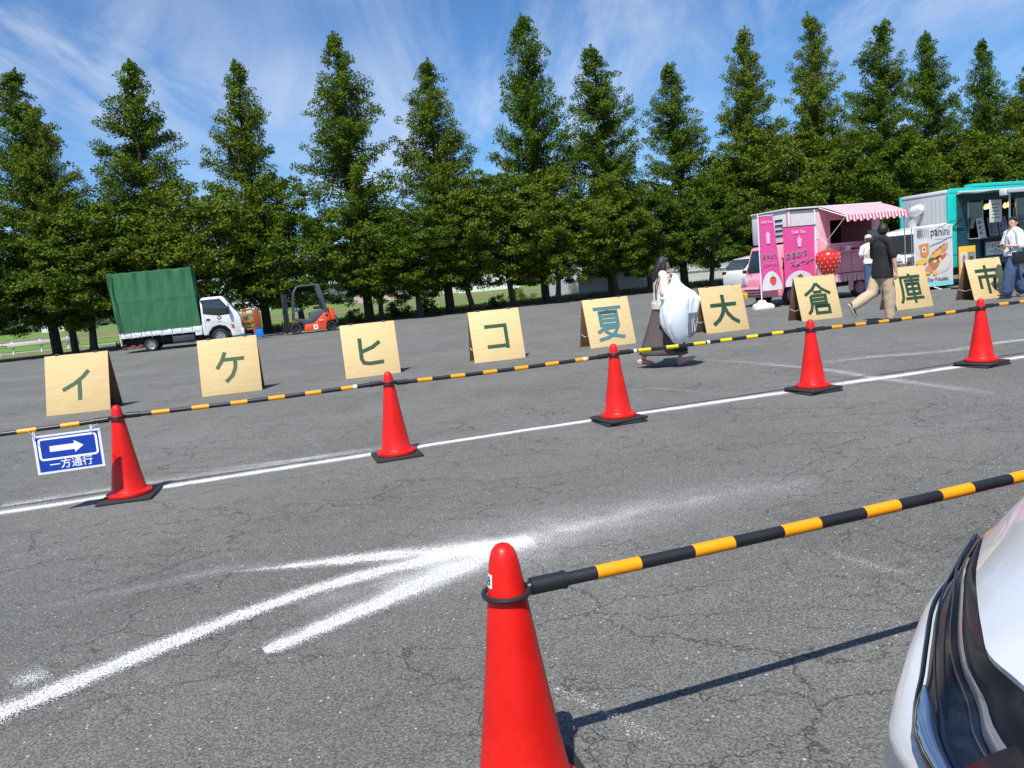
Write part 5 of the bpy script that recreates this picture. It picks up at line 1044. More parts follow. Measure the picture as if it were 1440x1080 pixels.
# banners
M_MAG = mat('banner_magenta', (.78, .085, .33), .7, noise_=.05, backlit=.25); M_BAN = mat('banner_white', (.76, .76, .80), .7, backlit=.25); M_INK = mat('print_black', (.02, .018, .02), .6); M_STR = mat('strawberry_red', (.65, .02, .02), .25, coat=.6, noise_=.1); M_GRN = mat('leaf_green', (.02, .16, .03), .5)
def berry_print(parent, x, z, s_, y):
    b = MB().add([(x + a * s_, y, z + c * s_) for a, c in ((0, -.5), (.28, -.28), (.42, .05), (.36, .30), (.12, .40), (-.12, .40), (-.36, .30), (-.42, .05), (-.28, -.28))], [tuple(range(9))]).build('strawberry_print', mat('print_red', (.72, .045, .03), .6), parent)
    MB().add([(x + a * s_, y - .002, z + c * s_) for a, c in ((0, .30), (.16, .24), (.40, .38), (.16, .46), (.02, .60), (-.16, .46), (-.40, .38), (-.16, .24))], [tuple(range(8))]).build('strawberry_leaves', M_GRN, b)
    for a, c in ((-.2, .1), (.1, .15), (-.05, -.1), (.2, -.05), (-.15, -.2), (.05, -.3)): MB().add([(x + (a - .02) * s_, y - .001, z + c * s_), (x + (a + .02) * s_, y - .001, z + c * s_), (x + a * s_, y - .001, z + (c + .05) * s_)], [(0, 1, 2)]).build('seed_print', mat('seed', (.8, .6, .2), .5), b)
def banner(name, loc, rz, w0, w1, h, label, fold, hem=.0):
    r = thing(name, loc, label, 'banner', R(rz)); f = lambda x, t: fold * (math.sin(x * 17 + t * 2) * .6 + math.sin(x * 31 + 1) * .25) * (.4 + .6 * t)
    def cloth(nm, m, xa, xb, ta, tb, y=0, arc=0):
        rows = [];
        for j in range(19):
            t = ta + (tb - ta) * j / 18; wdt = w0 + (w1 - w0) * t; row = []
            for i in range(21):
                u = xa + (xb - xa) * i / 20; tt = t if not arc else max(t, tb - (tb - ta) * (1 - ((u - .5) / .5) ** 2) ** .5 if abs(u - .5) < .5 else tb)
                wdt = w0 + (w1 - w0) * tt; row.append((u * wdt, y + f(u * w0, tt), -tt * h))
            rows.append(row)
        return MB().grid(rows).build(nm, m, r, smooth=True)
    cloth('banner_cloth', M_MAG, 0, 1, 0, 1); cloth('white_dome_print', M_BAN, .02, .98, .74, .995, -.004, 1)
    return r, f
b1 = G(1072, 435); b1v = Vector((b1.x, b1.y, 0))
r, f = banner('nobori_banner', b1v + Vector((.03, 0, 2.42)), 2, .36, .56, 1.95, 'narrow pink strawberry smoothie flag on a white pole, nearest the truck front', .022)
MB().cyl((-.03, 0, -2.27), (-.03, 0, .06), .015, n=8).build('pole', M_WHT, r, smooth=True); MB().cyl((-.04, 0, .0), (.38, 0, .01), .010, n=6).build('cross_arm', M_WHT, r)
for z in (-.5, -1.0, -1.35): MB().torus((-.03, 0, z), .022, .006, 10, 5).build('loop', M_WHT, r)
base = MB(); base.prism([(-.27, 0), (.25, 0), (.26, .09), (.20, .13), (.06, .17), (.02, .24), (-.08, .24), (-.12, .17), (-.24, .13)], -.14, .14); ob = base.build('water_base', M_WHT, r, bevel=.02); ob.location = (0, 0, -2.42)
text('lettering', 'Café Tea', .085, M_BAN, r, TM((.19, -.026, -.16), (1, 0, 0), (0, 0, 1)), .01); text('lettering', 'あまおう', .115, M_BAN, r, TM((.235, -.026, -1.05), (1, -.05, 0), (0, 0, 1)), .045, .85); text('lettering', 'あまおう', .115, M_INK, r, TM((.235, -.028, -1.05), (1, -.05, 0), (0, 0, 1)), .018, .85)
text('lettering', 'スムージー', .10, M_BAN, r, TM((.25, -.026, -1.27), (1, 0, 0), (0, 0, 1)), .045, .85); text('lettering', 'スムージー', .10, M_INK, r, TM((.25, -.028, -1.27), (1, 0, 0), (0, 0, 1)), .018, .85); berry_print(r, .29, -1.70, .22, -.027)
MB().add([(.17, -.026, -.72), (.25, -.026, -.72), (.265, -.026, -.48), (.21, -.026, -.40), (.155, -.026, -.48)], [(0, 1, 2, 3, 4)]).build('cup_print', mat('print_pale_pink', (.75, .40, .52), .6), r)
p2 = D(1100.5, 321, 20.6)
r, f = banner('banner', p2, 10, .92, .86, 1.56, 'wide pink strawberry smoothie banner hanging in front of the pink truck', .012)
MB().cyl((-.03, .01, .015), (.97, .01, .015), .014, n=8).build('top_bar', M_BLK, r, smooth=True); MB().cyl((.96, .03, -p2.z), (.96, .03, .42), .018, n=8).build('pole', M_WHT, r, smooth=True)
MB().box(.80, 1.12, -.14, .2, -p2.z, -p2.z + .10).build('pole_base', M_WHT, r, bevel=.02)
text('lettering', 'Café Tea', .11, M_BAN, r, TM((.44, -.022, -.13), (1, 0, 0), (0, 0, 1)), .015); text('lettering', 'あまおう', .185, M_BAN, r, TM((.36, -.022, -.72), (1, 0, .12), (-.12, 0, 1)), .05, .9); text('lettering', 'あまおう', .185, M_INK, r, TM((.36, -.026, -.72), (1, 0, .12), (-.12, 0, 1)), .014, .9)
text('lettering', 'スムージー', .17, M_BAN, r, TM((.52, -.022, -.93), (1, 0, .12), (-.12, 0, 1)), .05, .85); text('lettering', 'スムージー', .17, M_INK, r, TM((.52, -.026, -.93), (1, 0, .12), (-.12, 0, 1)), .014, .85)
MB().add([(.41, -.022, -.52), (.50, -.022, -.52), (.525, -.022, -.33), (.47, -.022, -.26), (.455, -.022, -.22), (.44, -.022, -.26), (.385, -.022, -.33)], [tuple(range(7))]).build('cup_print', MC['print_pale_pink'], r); berry_print(r, .44, -1.36, .22, -.024)
# strawberry balloon
p3 = D(1164.5, 370, 20.35); r = thing('strawberry_balloon', p3, 'large shiny red strawberry balloon with pale seeds hanging at the pink truck', 'balloon', R(10))
pf = [(.002, -.40), (.08, -.38), (.17, -.28), (.25, -.13), (.30, .02), (.315, .14), (.29, .25), (.22, .32), (.10, .345), (.002, .34)]
MB().lathe(pf, 28, cap=False).build('berry_body', M_STR, r, smooth=True)
M_SEED = mat('pale_seed', (.75, .62, .38), .4)
for j, z in enumerate((-.28, -.18, -.08, .02, .12, .22)):
    rr_ = np.interp(z, [q[1] for q in pf], [q[0] for q in pf])
    for q in range(13): a = 6.283 * (q + .5 * (j % 2)) / 13; MB().pod([(math.cos(a) * rr_, math.sin(a) * rr_, z - .008), (math.cos(a) * rr_, math.sin(a) * rr_, z + .010)], .0095, n=6).build('seed', M_SEED, r)
for q in range(6): a = q * 1.047; MB().add([(math.cos(a - .4) * .06, math.sin(a - .4) * .06, .352), (math.cos(a) * .21, math.sin(a) * .21, .355), (math.cos(a + .4) * .06, math.sin(a + .4) * .06, .352), (0, 0, .39)], [(0, 1, 3), (1, 2, 3), (0, 2, 1)]).build('sepal', M_GRN, r)
MB().cyl((0, 0, .38), (.02, 0, .47), .025, .015, 8).build('stem', M_GRN, r); MB().tube([(.02, 0, .46), (.0, .2, .62), (.0, .30, .68)], .005, 4).build('hanging_cord', M_WHT, r)

# ------------------------------------------------------------------ grey and teal kitchen truck
M_TEAL = mat('teal_trim', (.01, .50, .44), .35, coat=.3); M_TDK = mat('teal_louvre', (.008, .075, .10), .5); M_GRY = mat('grey_box_panel', (.42, .44, .46), .5, noise_=.06, nscale=1.5)
po = Vector((13.02, 22.35, 0)); pt = thing('panini_truck', po, 'grey and teal kitchen truck with a long open serving hatch, right of the pink truck', 'food truck', TH_)
BW = 1.75; Z0, Z1 = .85, 2.78
MB().box(-.03, .03, .10, BW - .10, Z0 + .6, Z1 - .10).build('front_panel', M_GRY, pt, bevel=.01)
for q in range(10): MB().box(-.038, -.031, .18 + q * .145, .185 + q * .145, Z0 + .7, Z1 - .2).build('panel_joint', mat('joint_grey', (.3, .31, .32), .6), pt)
MB().prism([(-.06, Z1 - .12), (4.4, Z1 - .12), (4.4, Z1), (0, Z1 + .02)], 0, .10).build('roof_trim', M_TEAL, pt, bevel=.02); MB().box(-.05, .05, .101, BW - .101, Z1 - .10, Z1).build('roof_edge', M_CRM, pt, bevel=.02); MB().box(-.05, .06, BW - .10, BW, Z0, Z1).build('corner_trim', M_TEAL, pt, bevel=.02)
MB().box(0, 4.4, .101, BW, Z1 - .03, Z1 - .0).build('roof', M_CRM, pt); MB().box(-.06, .22, -.01, .10, .55, Z1 - .125).build('corner_trim', M_TEAL, pt, bevel=.02)
MB().box(.9, 3.2, .0, .3, Z1 + .021, Z1 + .12).build('roof_box', M_TEAL, pt, bevel=.01)
for q in range(26):
    z = .62 + q * .075; zl = MB().prism([(.23, z), (.62, z), (.62, z + .060), (.23, z + .060)], -.004 - .008 * (q % 2), .02).build('louvre_slat', M_TDK, pt)
MB().box(.23, 4.35, .022, .04, .55, 1.32).build('lower_wall', M_TDK, pt); MB().box(.23, 4.35, .022, .04, 2.42, Z1 - .13).build('upper_wall', M_TDK, pt); MB().box(3.95, 4.35, .0, .02, .55, Z1 - .13).build('rear_corner', M_TEAL, pt)
for x, xx in ((.64, .70), (1.22, 1.27), (2.62, 2.67), (3.3, 3.38)): MB().box(x, xx, -.01, .02, 1.33, 2.41).build('hatch_post', M_STEEL, pt)
MB().box(.71, 1.21, .0, .012, 1.62, 2.40).build('sliding_pane', M_GLASS, pt); MB().box(2.68, 3.29, .0, .012, 1.62, 2.40).build('sliding_pane', M_GLASS, pt)
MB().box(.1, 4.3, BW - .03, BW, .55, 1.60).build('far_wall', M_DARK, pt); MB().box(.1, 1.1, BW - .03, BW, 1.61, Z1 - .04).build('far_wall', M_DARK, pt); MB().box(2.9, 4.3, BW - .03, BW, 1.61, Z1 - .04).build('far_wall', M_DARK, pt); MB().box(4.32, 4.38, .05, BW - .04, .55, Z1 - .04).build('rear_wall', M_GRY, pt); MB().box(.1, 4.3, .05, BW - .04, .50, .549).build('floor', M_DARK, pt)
MB().box(.60, 3.9, -.38, -.02, 1.28, 1.32).build('counter', M_BLK, pt, bevel=.005); MB().box(.62, 1.0, -.36, -.06, 1.321, 1.335).build('counter_mat', M_WHT, pt)
M_MENU = mat('menu_dark_grey', (.14, .15, .17), .4); M_PAPER = mat('paper', (.62, .62, .58), .7); M_PIC = mat('menu_print', (.045, .045, .055), .6)
for q, (x, m_) in enumerate(((.74, M_PAPER), (1.18, M_MENU), (1.60, M_MENU), (2.05, M_MENU), (2.50, M_MENU))):
    f_ = MB().box(0, .36 if q else .28, -.01, .01, 0, .56 if q else .60).build('menu_card', m_, pt, bevel=.004); f_.location = (x, -.28, 1.335); f_.rotation_euler = (R(-10), 0, R(-3 + 2 * q))
    for k in range(3): MB().box(.06, .13, -.0125, -.0105, .10 + .15 * k, .18 + .15 * k).build('menu_picture', M_PIC, f_)
    for k in range(4): MB().box(.16, .25 if not q else .32, -.0125, -.0105, .10 + .11 * k, .115 + .11 * k).build('menu_line', M_PIC, f_)
bd = MB().box(0, .52, -.012, .0, 0, .62).build('notice_board', M_PAPER, pt, bevel=.004); bd.location = (.30, -.95, 1.72); bd.rotation_euler = (0, 0, R(4))
for k in range(5): MB().box(.08, .44 - .07 * (k % 2), -.0145, -.0125, .48 - .09 * k, .50 - .09 * k).build('notice_line', M_PIC, bd)
q = MB().box(1.22, 2.62, -.06, -.045, .74, 1.24).build('notice_panel', mat('blackboard', (.02, .022, .028), .6), pt); MB().box(1.28, 2.30, -.072, -.061, .80, 1.18).build('white_notice', M_PAPER, q)
text('notice_lettering', 'フォロワー', .17, M_INK, q, TM((1.72, -.074, 1.07), (1, 0, 0), (0, 0, 1)), .02); text('notice_lettering', '一万人...', .17, M_INK, q, TM((1.74, -.074, .89), (1, 0, 0), (0, 0, 1)), .02)
# awning and its poles
M_AWG = mat('awning_grey_blue', (.16, .22, .27), .7, backlit=.15)
NA = 16; rows = [[(x, -.03 - 1.5 * j / 8, 2.64 - .10 * j / 8 + .02 * math.sin(j * 1.3 + x)) for j in range(9)] for x in [.25 + 4.2 * i / NA for i in range(NA + 1)]]
MB().grid(rows).build('awning_cloth', M_AWG, pt, smooth=True, solid=.012); MB().cyl((.25, -.03, 2.66), (4.45, -.03, 2.66), .05, n=10).build('awning_roller', M_GRY, pt); MB().box(.25, 4.45, -1.56, -1.50, 2.46, 2.56).build('awning_front_rail', M_GRY, pt, bevel=.01); MB().box(.22, .38, -1.5, -1.30, 2.40, 2.58).build('awning_joint', M_CRM, pt, bevel=.02)
MB().cyl((.42, -1.45, 0), (.42, -1.45, 2.45), .022, n=8).build('awning_pole', M_STEEL, pt); MB().cyl((4.3, -1.45, 0), (4.3, -1.45, 2.45), .022, n=8).build('awning_pole', M_STEEL, pt)
# warm bulbs
M_BULB = mat('bulb_warm', (1.0, .62, .22), .4, emit=1.6)
for q, x in enumerate((1.62, 1.74, 2.42, 2.56)):
    b_ = MB().lathe([(.002, -.085), (.045, -.06), (.06, -.02), (.045, .03), (.02, .06), (.02, .085)], 14, (x, .18, 2.22 + .02 * (q % 2))).build('lamp', M_BULB, pt, smooth=True); MB().cyl((x, .18, 2.30), (x, .18, 2.42), .006, n=4).build('lamp_cord', M_BLK, pt)
# exhaust hood duct on the front panel
MB().tube([(-.12, 1.25, 1.62), (-.12, 1.20, 1.95), (-.10, 1.10, 2.22)], [.13, .14, .15], 14).build('duct', M_GRY, pt, smooth=True); MB().pod([(-.16, 1.10, 2.28), (-.16, .94, 2.34)], [.17, .15], n=14).build('duct_hood', M_CRM, pt, smooth=True)
# cab in front of the box
cb = MB().prism([(-1.30, .35), (-1.34, .85), (-1.22, 1.05), (-.98, 1.60), (-.86, 1.74), (-.04, 1.86), (-.04, .45), (-.35, .45), (-.45, .62), (-.62, .70), (-.82, .62), (-.92, .40)], .02, 1.60).build('cab', M_WPT, pt, bevel=.05)
MB().add([(-1.21, .14, 1.10), (-1.21, 1.48, 1.10), (-.985, 1.44, 1.60), (-.985, .18, 1.60)], [(0, 1, 2, 3)]).build('windscreen', M_GLASS, cb, solid=.02).location = (-.03, 0, .02)
poly(cb, 'side_window', [(-1.08, 1.12), (-.2, 1.12), (-.2, 1.68), (-.86, 1.62)], .018, M_GLASS, .01); MB().box(-1.37, -1.28, .2, 1.4, .55, .80).build('grille', M_STEEL, cb, bevel=.02)
for y in (.05, 1.32): MB().box(-1.38, -1.25, y, y + .26, .80, .98).build('headlight', MC['clear_lens'], cb, bevel=.03)
MB().box(-1.40, -1.28, .02, 1.60, .30, .52).build('front_bumper', M_WPT, cb, bevel=.04)
for x in (-.62, 2.9):
    for y, sd in ((.10, -1), (1.5, 1)): wheel(pt, x, y, .29, .29, .18, M_STEEL, sd)
MB().box(-.3, 4.2, .25, 1.4, .32, .499).build('underbody', M_DARK, pt)
MB().tube([(-1.28, -.45, 1.62), (-.6, -.5, 1.86), (.1, -.52, 1.93), (.5, -.5, 1.90)], .010, 6).build('bent_pole', M_BLK, pt); MB().tube([(.05, -.02, 1.65), (.1, -.12, 1.84), (.4, -.14, 1.90)], .02, 6).build('door_handle_bar', M_BLK, pt)

# panini banner on its stand
pa = D(1283.5, 322, 21.6); r = thing('panini_banner', pa, 'white 柳川panini banner with a sandwich picture in front of the teal truck', 'banner', R(17)); BWd, BH = 1.38, 1.66
fw = lambda x, z: .005 * math.sin(x * 9 + z * 2) + .004 * math.sin(x * 4 - z * 5) - .018
rows = [[(x, fw(x, -z), -z) for x in np.linspace(0, BWd, 25)] for z in np.linspace(0, BH, 25)]
MB().grid(rows).build('banner_cloth', M_BAN, r, smooth=True)
def flat(name, m, pts, y=-.028): return MB().add([(x, y, z) for x, z in pts], [tuple(range(len(pts)))]).build(name, m, r, recalc=False)
def ell(cx, cz, rx, rz_, rot=0, n=18): return [(cx + rx * math.cos(a) * math.cos(rot) - rz_ * math.sin(a) * math.sin(rot), cz + rx * math.cos(a) * math.sin(rot) + rz_ * math.sin(a) * math.cos(rot)) for a in [6.283 * k / n for k in range(n)]]
flat('aqua_footer', mat('print_aqua', (.22, .62, .66), .6), [(0, -BH + .005), (BWd, -BH + .005), (BWd, -BH + .13), (0, -BH + .11)])
flat('plate_print', mat('print_plate', (.58, .52, .50), .7), ell(.93, -1.02, .42, .28, .25)); flat('plate_inner', mat('print_plate_inner', (.66, .60, .57), .7), ell(.95, -1.0, .34, .21, .25), -.029)
flat('glass_print', mat('print_glass', (.60, .60, .62), .6), [(.08, -.32), (.22, -.66), (.16, -.78), (.03, -.50)], -.029)
flat('cup_print', mat('print_orange', (.62, .24, .06), .6), [(.16, -.46), (.52, -.42), (.52, -.72), (.44, -.80), (.24, -.80)], -.030); flat('cup_badge', mat('print_white', (.7, .7, .7), .6), ell(.35, -.60, .07, .085), -.031); flat('cup_mark', M_INK, ell(.35, -.60, .028, .05, .3), -.032)
flat('bread_top', mat('print_bread', (.60, .27, .07), .6), ell(.86, -.70, .40, .115, .52), -.033); flat('bread_top_light', mat('print_bread_light', (.72, .42, .14), .6), ell(.74, -.78, .24, .08, .5), -.034); flat('bread_tip', mat('print_salmon', (.66, .30, .16), .6), ell(1.12, -.53, .10, .07, .5), -.035)
for k in range(4): flat('grill_mark', mat('print_brown', (.16, .05, .02), .6), ell(.66 + .13 * k, -.72 + .072 * k, .05, .016, .45), -.036)
flat('filling_dark', MC['print_brown'], ell(.78, -.93, .24, .10, .4), -.0365); flat('filling_lettuce', mat('print_leaf', (.10, .14, .04), .6), ell(.60, -.90, .12, .06, .2), -.037); flat('bread_bottom', mat('print_crust', (.45, .19, .06), .6), ell(.66, -1.06, .20, .13, .25), -.038)
flat('sausage', mat('print_sausage', (.55, .14, .06), .6), ell(.98, -.86, .20, .05, .55), -.039); flat('cheese', mat('print_cheese', (.78, .62, .42), .6), ell(.72, -.95, .07, .035, .3), -.040); flat('cheese', MC['print_cheese'], ell(.90, -.92, .04, .06, .3), -.040)
M_PY = mat('print_yellow', (.80, .48, .04), .6); flat('lemon', M_PY, ell(.24, -.93, .20, .075, .05), -.041); flat('lemon', M_PY, ell(.36, -.88, .10, .05, .3), -.042); flat('lemon', M_PY, ell(.72, -1.27, .09, .06, .2), -.041); flat('lemon', M_PY, ell(.46, -1.24, .10, .055, -.1), -.041); flat('tomato', mat('print_tomato', (.70, .22, .16), .6), ell(.50, -1.16, .13, .08, -.4), -.042)
text('banner_lettering', '柳川', .30, M_INK, r, TM((.32, -.032, -.17), (1, 0, 0), (0, 0, 1)), .005, .72); text('banner_lettering', 'panini', .34, M_INK, r, TM((.93, -.032, -.14), (1, 0, 0), (0, 0, 1)), .005, .88)
text('banner_lettering', 'Day Fukuoka', .16, M_INK, r, TM((.82, -.033, -BH + .20), (1, 0, 0), (0, 0, 1)), .012, .88); flat('small_print_line', mat('print_grey', (.4, .4, .42), .6), [(.72, -.335), (1.16, -.335), (1.16, -.322), (.72, -.322)], -.033)
MB().cyl((-.06, .02, .02), (BWd + .06, .02, .02), .014, n=8).build('top_bar', M_WHT, r); MB().cyl((.0, .05, -pa.z + .02), (.0, .05, .05), .014, n=8).build('stand_post', M_STEEL, r); MB().cyl((BWd, .05, -pa.z + .02), (BWd, .05, .05), .014, n=8).build('stand_post', M_STEEL, r)
MB().tube([(.66, -.30, -pa.z + .01), (.70, -.02, -BH - .02), (.62, .06, -BH + .1)], .014, 6).build('stand_foot', M_WHT, r)
# metal trays in front of the cab
pz = D(1262, 377, 21.6); r = thing('tray_stack', (pz.x, pz.y, 0), 'white cloth and steel trays on a small table before the teal truck cab', 'trays', R(17))
MB().box(-.28, .28, 0, .45, .62, .66).build('table_top', M_STEEL, r)
for x in (-.25, .22): MB().box(x, x + .03, .02, .05, 0, .619).build('table_leg', M_STEEL, r); MB().box(x, x + .03, .38, .41, 0, .619).build('table_leg', M_STEEL, r)
for k in range(3): MB().box(-.26 + .02 * k, .25 - .02 * k, .02, .4, .662 + .085 * k, .735 + .085 * k).build('tray', M_CHR if k else M_STEEL, r, bevel=.01)
MB().box(-.24, .20, .04, .38, .92, 1.08).build('folded_cloth', M_WHT, r, bevel=.03)
# yellow poster board
py = D(1349, 347, 20.9); r = thing('poster_board', (py.x, py.y, 0), 'yellow-framed board with two drink posters between the panini banner and the 市 board', 'sign board', R(20)); M_YB = mat('yellow_board', (.72, .42, .03), .5)
MB().box(0, .60, 0, .03, .12, py.z).build('panel', M_YB, r, bevel=.005)
for x in (.02, .55): MB().box(x, x + .03, .032, .30, 0, .05).build('foot', M_BLK, r); MB().box(x, x + .03, .032, .06, .051, .7).build('support', M_BLK, r)
for z0, z1_, x1 in ((.56, .98, .27), (.22, .52, .27)):
    f_ = MB().box(.05, x1, -.008, -.001, z0, z1_).build('poster', M_PAPER, r); MB().add([(.10, -.0095, z0 + .05), (.20, -.0095, z0 + .05), (.22, -.0095, z1_ - .12), (.16, -.0095, z1_ - .04), (.09, -.0095, z1_ - .12)], [(0, 1, 2, 3, 4)]).build('drink_print', mat('print_purple', (.30, .18, .38), .6), f_)
f_ = MB().box(.31, .56, -.008, -.001, .66, .98).build('poster', mat('poster_grey', (.22, .22, .24), .5), r); MB().box(.36, .50, -.010, -.0085, .72, .86).build('drink_print', M_PIC, f_)

# stall at the right edge: dark slats and a red banner
ps = D(1424, 293, 24.0); r = thing('slatted_stall', (ps.x, ps.y, 0), 'dark wooden slatted stall roof at the right edge behind the person with the phone', 'stall', R(18)); M_SLAT = mat('dark_slat', (.035, .025, .020), .7, noise_=.3)
for k in range(9): MB().box(-.45, 3.2, .6 - .09 * k, .66 - .09 * k, ps.z + .45 - .055 * k, ps.z + .49 - .055 * k).build('roof_slat', M_SLAT if k % 3 else mat('pale_slat', (.30, .24, .20), .6), r)
for x in (-.40, 3.1): MB().box(x, x + .07, .1, .17, 0, ps.z + .15).build('post', M_SLAT, r)
MB().box(-.4, 3.1, 1.5, 1.53, 0, ps.z + .3).build('back_screen', mat('stall_dark', (.03, .03, .032), .8), r); MB().box(-.35, 3.1, .25, .8, .80, .86).build('table', M_SLAT, r)
rb = thing('red_banner', (ps.x - .02, ps.y - .10, 0), 'red banner with a bold white ワ at the right edge behind the person with the phone', 'banner', R(18))
MB().box(0, 1.2, 0, .01, .75, ps.z - .02).build('banner_cloth', mat('banner_red', (.45, .015, .035), .7), rb); strokes('white_character', [[(16, 50), (16, 88), (84, 88), (78, 50), (62, 22), (36, 2)]], 15, .60, mat('print_white', (.7, .7, .7), .6), rb, TM((.36, -.003, ps.z - .40), (1, 0, 0), (0, 0, 1)))
for x in (.0, 1.2): MB().cyl((x, .012, 0), (x, .012, ps.z), .012, n=6).build('pole', M_STEEL, rb)
pc = G(1420, 407); r = thing('folding_stool', (pc.x + .9, pc.y + 2.4, 0), 'black folding stand on the asphalt behind the legs of the person with the phone', 'stand', R(10))
for x in (0, .45): MB().box(x, x + .03, 0, .03, 0, .62).build('leg', M_BLK, r); MB().box(x - .02, x + .05, -.2, .25, 0, .02).build('foot', M_BLK, r)
MB().box(-.05, .55, -.15, .2, .62, .66).build('top', M_BLK, r, bevel=.01)
# ------------------------------------------------------------------ foreground white car, nose towards the camera's side
CO = Vector((.587, .33, 0)); ca_ = R(16); nc = thing('white_car', CO, 'white car nosing in at the lower right, headlight and bonnet seen from above', 'car', R(196))
# local frame: x = forward out of the nose, y = towards the camera's near side; measured curves are (u, v) with v = -y
CV = {'S': [(-.436, .842, .800), (-.355, .812, .772), (-.267, .776, .75), (-.193, .735, .72), (-.129, .691, .70), (-.076, .654, .68), (-.019, .598, .66)],
      'Lm': [(-.402, .811, .82), (-.303, .756, .80), (-.219, .717, .78), (-.152, .664, .76), (-.097, .617, .745), (-.042, .571, .735), (.021, .495, .73)],
      'Dr': [(-.375, .787, .832), (-.273, .723, .822), (-.19, .653, .812), (-.12, .59, .802), (-.075, .54, .793), (-.039, .488, .786), (.009, .429, .780)],
      'Hd': [(-.344, .754, .845), (-.222, .654, .855), (-.137, .575, .86), (-.064, .502, .865), (-.018, .452, .87), (.008, .398, .875), (.034, .343, .88)]}
MIDC = {'S': (.105, .66), 'Lm': (.150, .72), 'Dr': (.140, .80), 'Hd': (.120, .892)}      # at the car's centre line
def curve(k, n=7):
    c = CV[k]; P = [(a, b, z) for a, b, z in c]; a, b, z = P[-1]; um, zm = MIDC[k]
    for t in (.33, .66, 1.0): P.append((a + (um - a) * (1 - (1 - t) ** 2), b * (1 - t), z + (zm - z) * t))
    return P
def dense(P, sub=4):
    Q = []; P = [Vector(p) for p in P]
    for i in range(len(P) - 1):
        p0 = P[max(i - 1, 0)]; p1 = P[i]; p2 = P[i + 1]; p3 = P[min(i + 2, len(P) - 1)]
        for k in range(sub): t = k / sub; Q.append(.5 * ((2 * p1) + (p2 - p0) * t + (2 * p0 - 5 * p1 + 4 * p2 - p3) * t * t + (3 * p1 - p0 - 3 * p2 + p3) * t ** 3))
    Q.append(P[-1]); return Q
CC = {k: dense(curve(k)) for k in CV}; NQ = len(CC['S'])
SIDE_U = [-4.1, -3.6, -2.9, -2.2, -1.6, -1.1, -.75, -.58]            # stations along the flank, rear to front
def sideset(z, v0, endp):      # a line running back along the flank that joins a curve's first point
    return [Vector((u, v0 + (endp.y - v0) * max(0, (u + .9) / (.9 + endp.x)) ** 2 if u > -.9 else v0, z + (endp.z - z) * max(0, min(1, (u + 1.2) / (1.2 + endp.x))))) for u in SIDE_U]
fl = lambda p: (p.x, -p.y, p.z)
mir = lambda p: (p.x, p.y, p.z)
M_CARW = mat('pearl_white', (.56, .575, .59), .24, coat=1.0, spec=.5); M_CLR = mat('lamp_lens', (.004, .008, .022), .20, coat=.22, spec=.35); M_DRL = mat('light_guide', (.24, .26, .30), .18, coat=1); M_PIANO = mat('piano_black', (.004, .007, .018), .22, coat=.25, spec=.5)
M_BRZ = mat('bronze_trim', (.30, .24, .19), .2, metal=1)
hoodz = lambda u, v: .885 + .085 * min(1, max(0, -u) / .9) ** .8 + .055 * (1 - (v / .9) ** 2) * min(1, max(0, .1 - u) / .35)
E_H = CC['Hd']
# bonnet: from its edge back to the windscreen base, with a rolled front lip
def bonnet_rows():
    rows = []
    edge_ = [Vector((-1.12, .80, .905)), Vector((-.85, .835, .885)), Vector((-.62, .835, .868)), Vector((-.45, .805, .855))] + list(E_H)
    inn = len(edge_)
    for s_ in range(15):
        t = s_ / 14; row = []
        for i, e in enumerate(edge_):
            tgt = Vector((-1.15, e.y * .80 if i > 3 else .80 - .05 * i, 0)); tgt.x = min(-.2, -1.15); q = e.lerp(Vector((tgt.x, e.y * .86, 0)), t)
            hz_ = hoodz(q.x, q.y); k = 1 - (1 - min(1, t * 3.2)) ** 2.4; q.z = e.z + (hz_ - e.z) * k if t > 0 else e.z; row.append(q)
        rows.append(row)
    lip = [[Vector((e.x * 1 - .012, e.y - .010, e.z - .014)) for e in edge_], [Vector((e.x - .001, e.y, e.z - .010)) for e in edge_]]
    return lip + rows
br_ = bonnet_rows()
b = MB(); b.grid([[fl(p) for p in rw] for rw in br_]); hd_ = b.build('bonnet', M_CARW, nc, smooth=True); b = MB(); b.grid([[mir(p) for p in rw] for rw in br_]); b.build('bonnet_far_half', M_CARW, nc, smooth=True)
# lamp glass etc.
nl = 26     # stations of the headlight; beyond is the grille
def band(rows, name, m, far=True, par=None, solid=0):
    o = MB().grid([[fl(p) for p in rw] for rw in rows]).build(name, m, par or nc, smooth=True, solid=solid)
    if far: MB().grid([[mir(p) for p in rw] for rw in rows]).build(name, m, par or nc, smooth=True, solid=solid)
    return o
def blend(a, b_, ts, out=0.0, sl=slice(None)):
    rows = []
    for t in ts:
        rows.append([p.lerp(q, t) + Vector(((p.x + .6), (p.y * .9), .25)).normalized() * out * math.sin(math.pi * t) for p, q in zip(a[sl], b_[sl])])
    return rows
L0 = slice(0, nl); G0 = slice(nl - 1, NQ)
dn = lambda P, d, i=0.0: [p + Vector((-i, -i * .9, -d)) for p in P]
ts = [k / 6 for k in range(7)]
lampo = band(blend(CC['Lm'], CC['Dr'], ts, .004, L0), 'headlight', M_CLR)
band(blend(dn(CC['Dr'], -.001), dn([p.lerp(q, .22) for p, q in zip(CC['Dr'], CC['Hd'])], -.003), ts, .002, slice(3, nl)), 'light_guide', M_DRL)
band(blend([p.lerp(q, .22) for p, q in zip(CC['Dr'], CC['Hd'])], dn(CC['Hd'], .007), ts, .003, L0), 'headlight_upper_lens', mat('lamp_inner', (.003, .006, .018), .18, spec=.12))
band(blend(dn(CC['Dr'], .002), [p.lerp(q, .35) + Vector((0, 0, -.001)) for p, q in zip(CC['Dr'], CC['Hd'])], ts, .0, slice(0, 4)), 'headlight_tip', M_CLR)
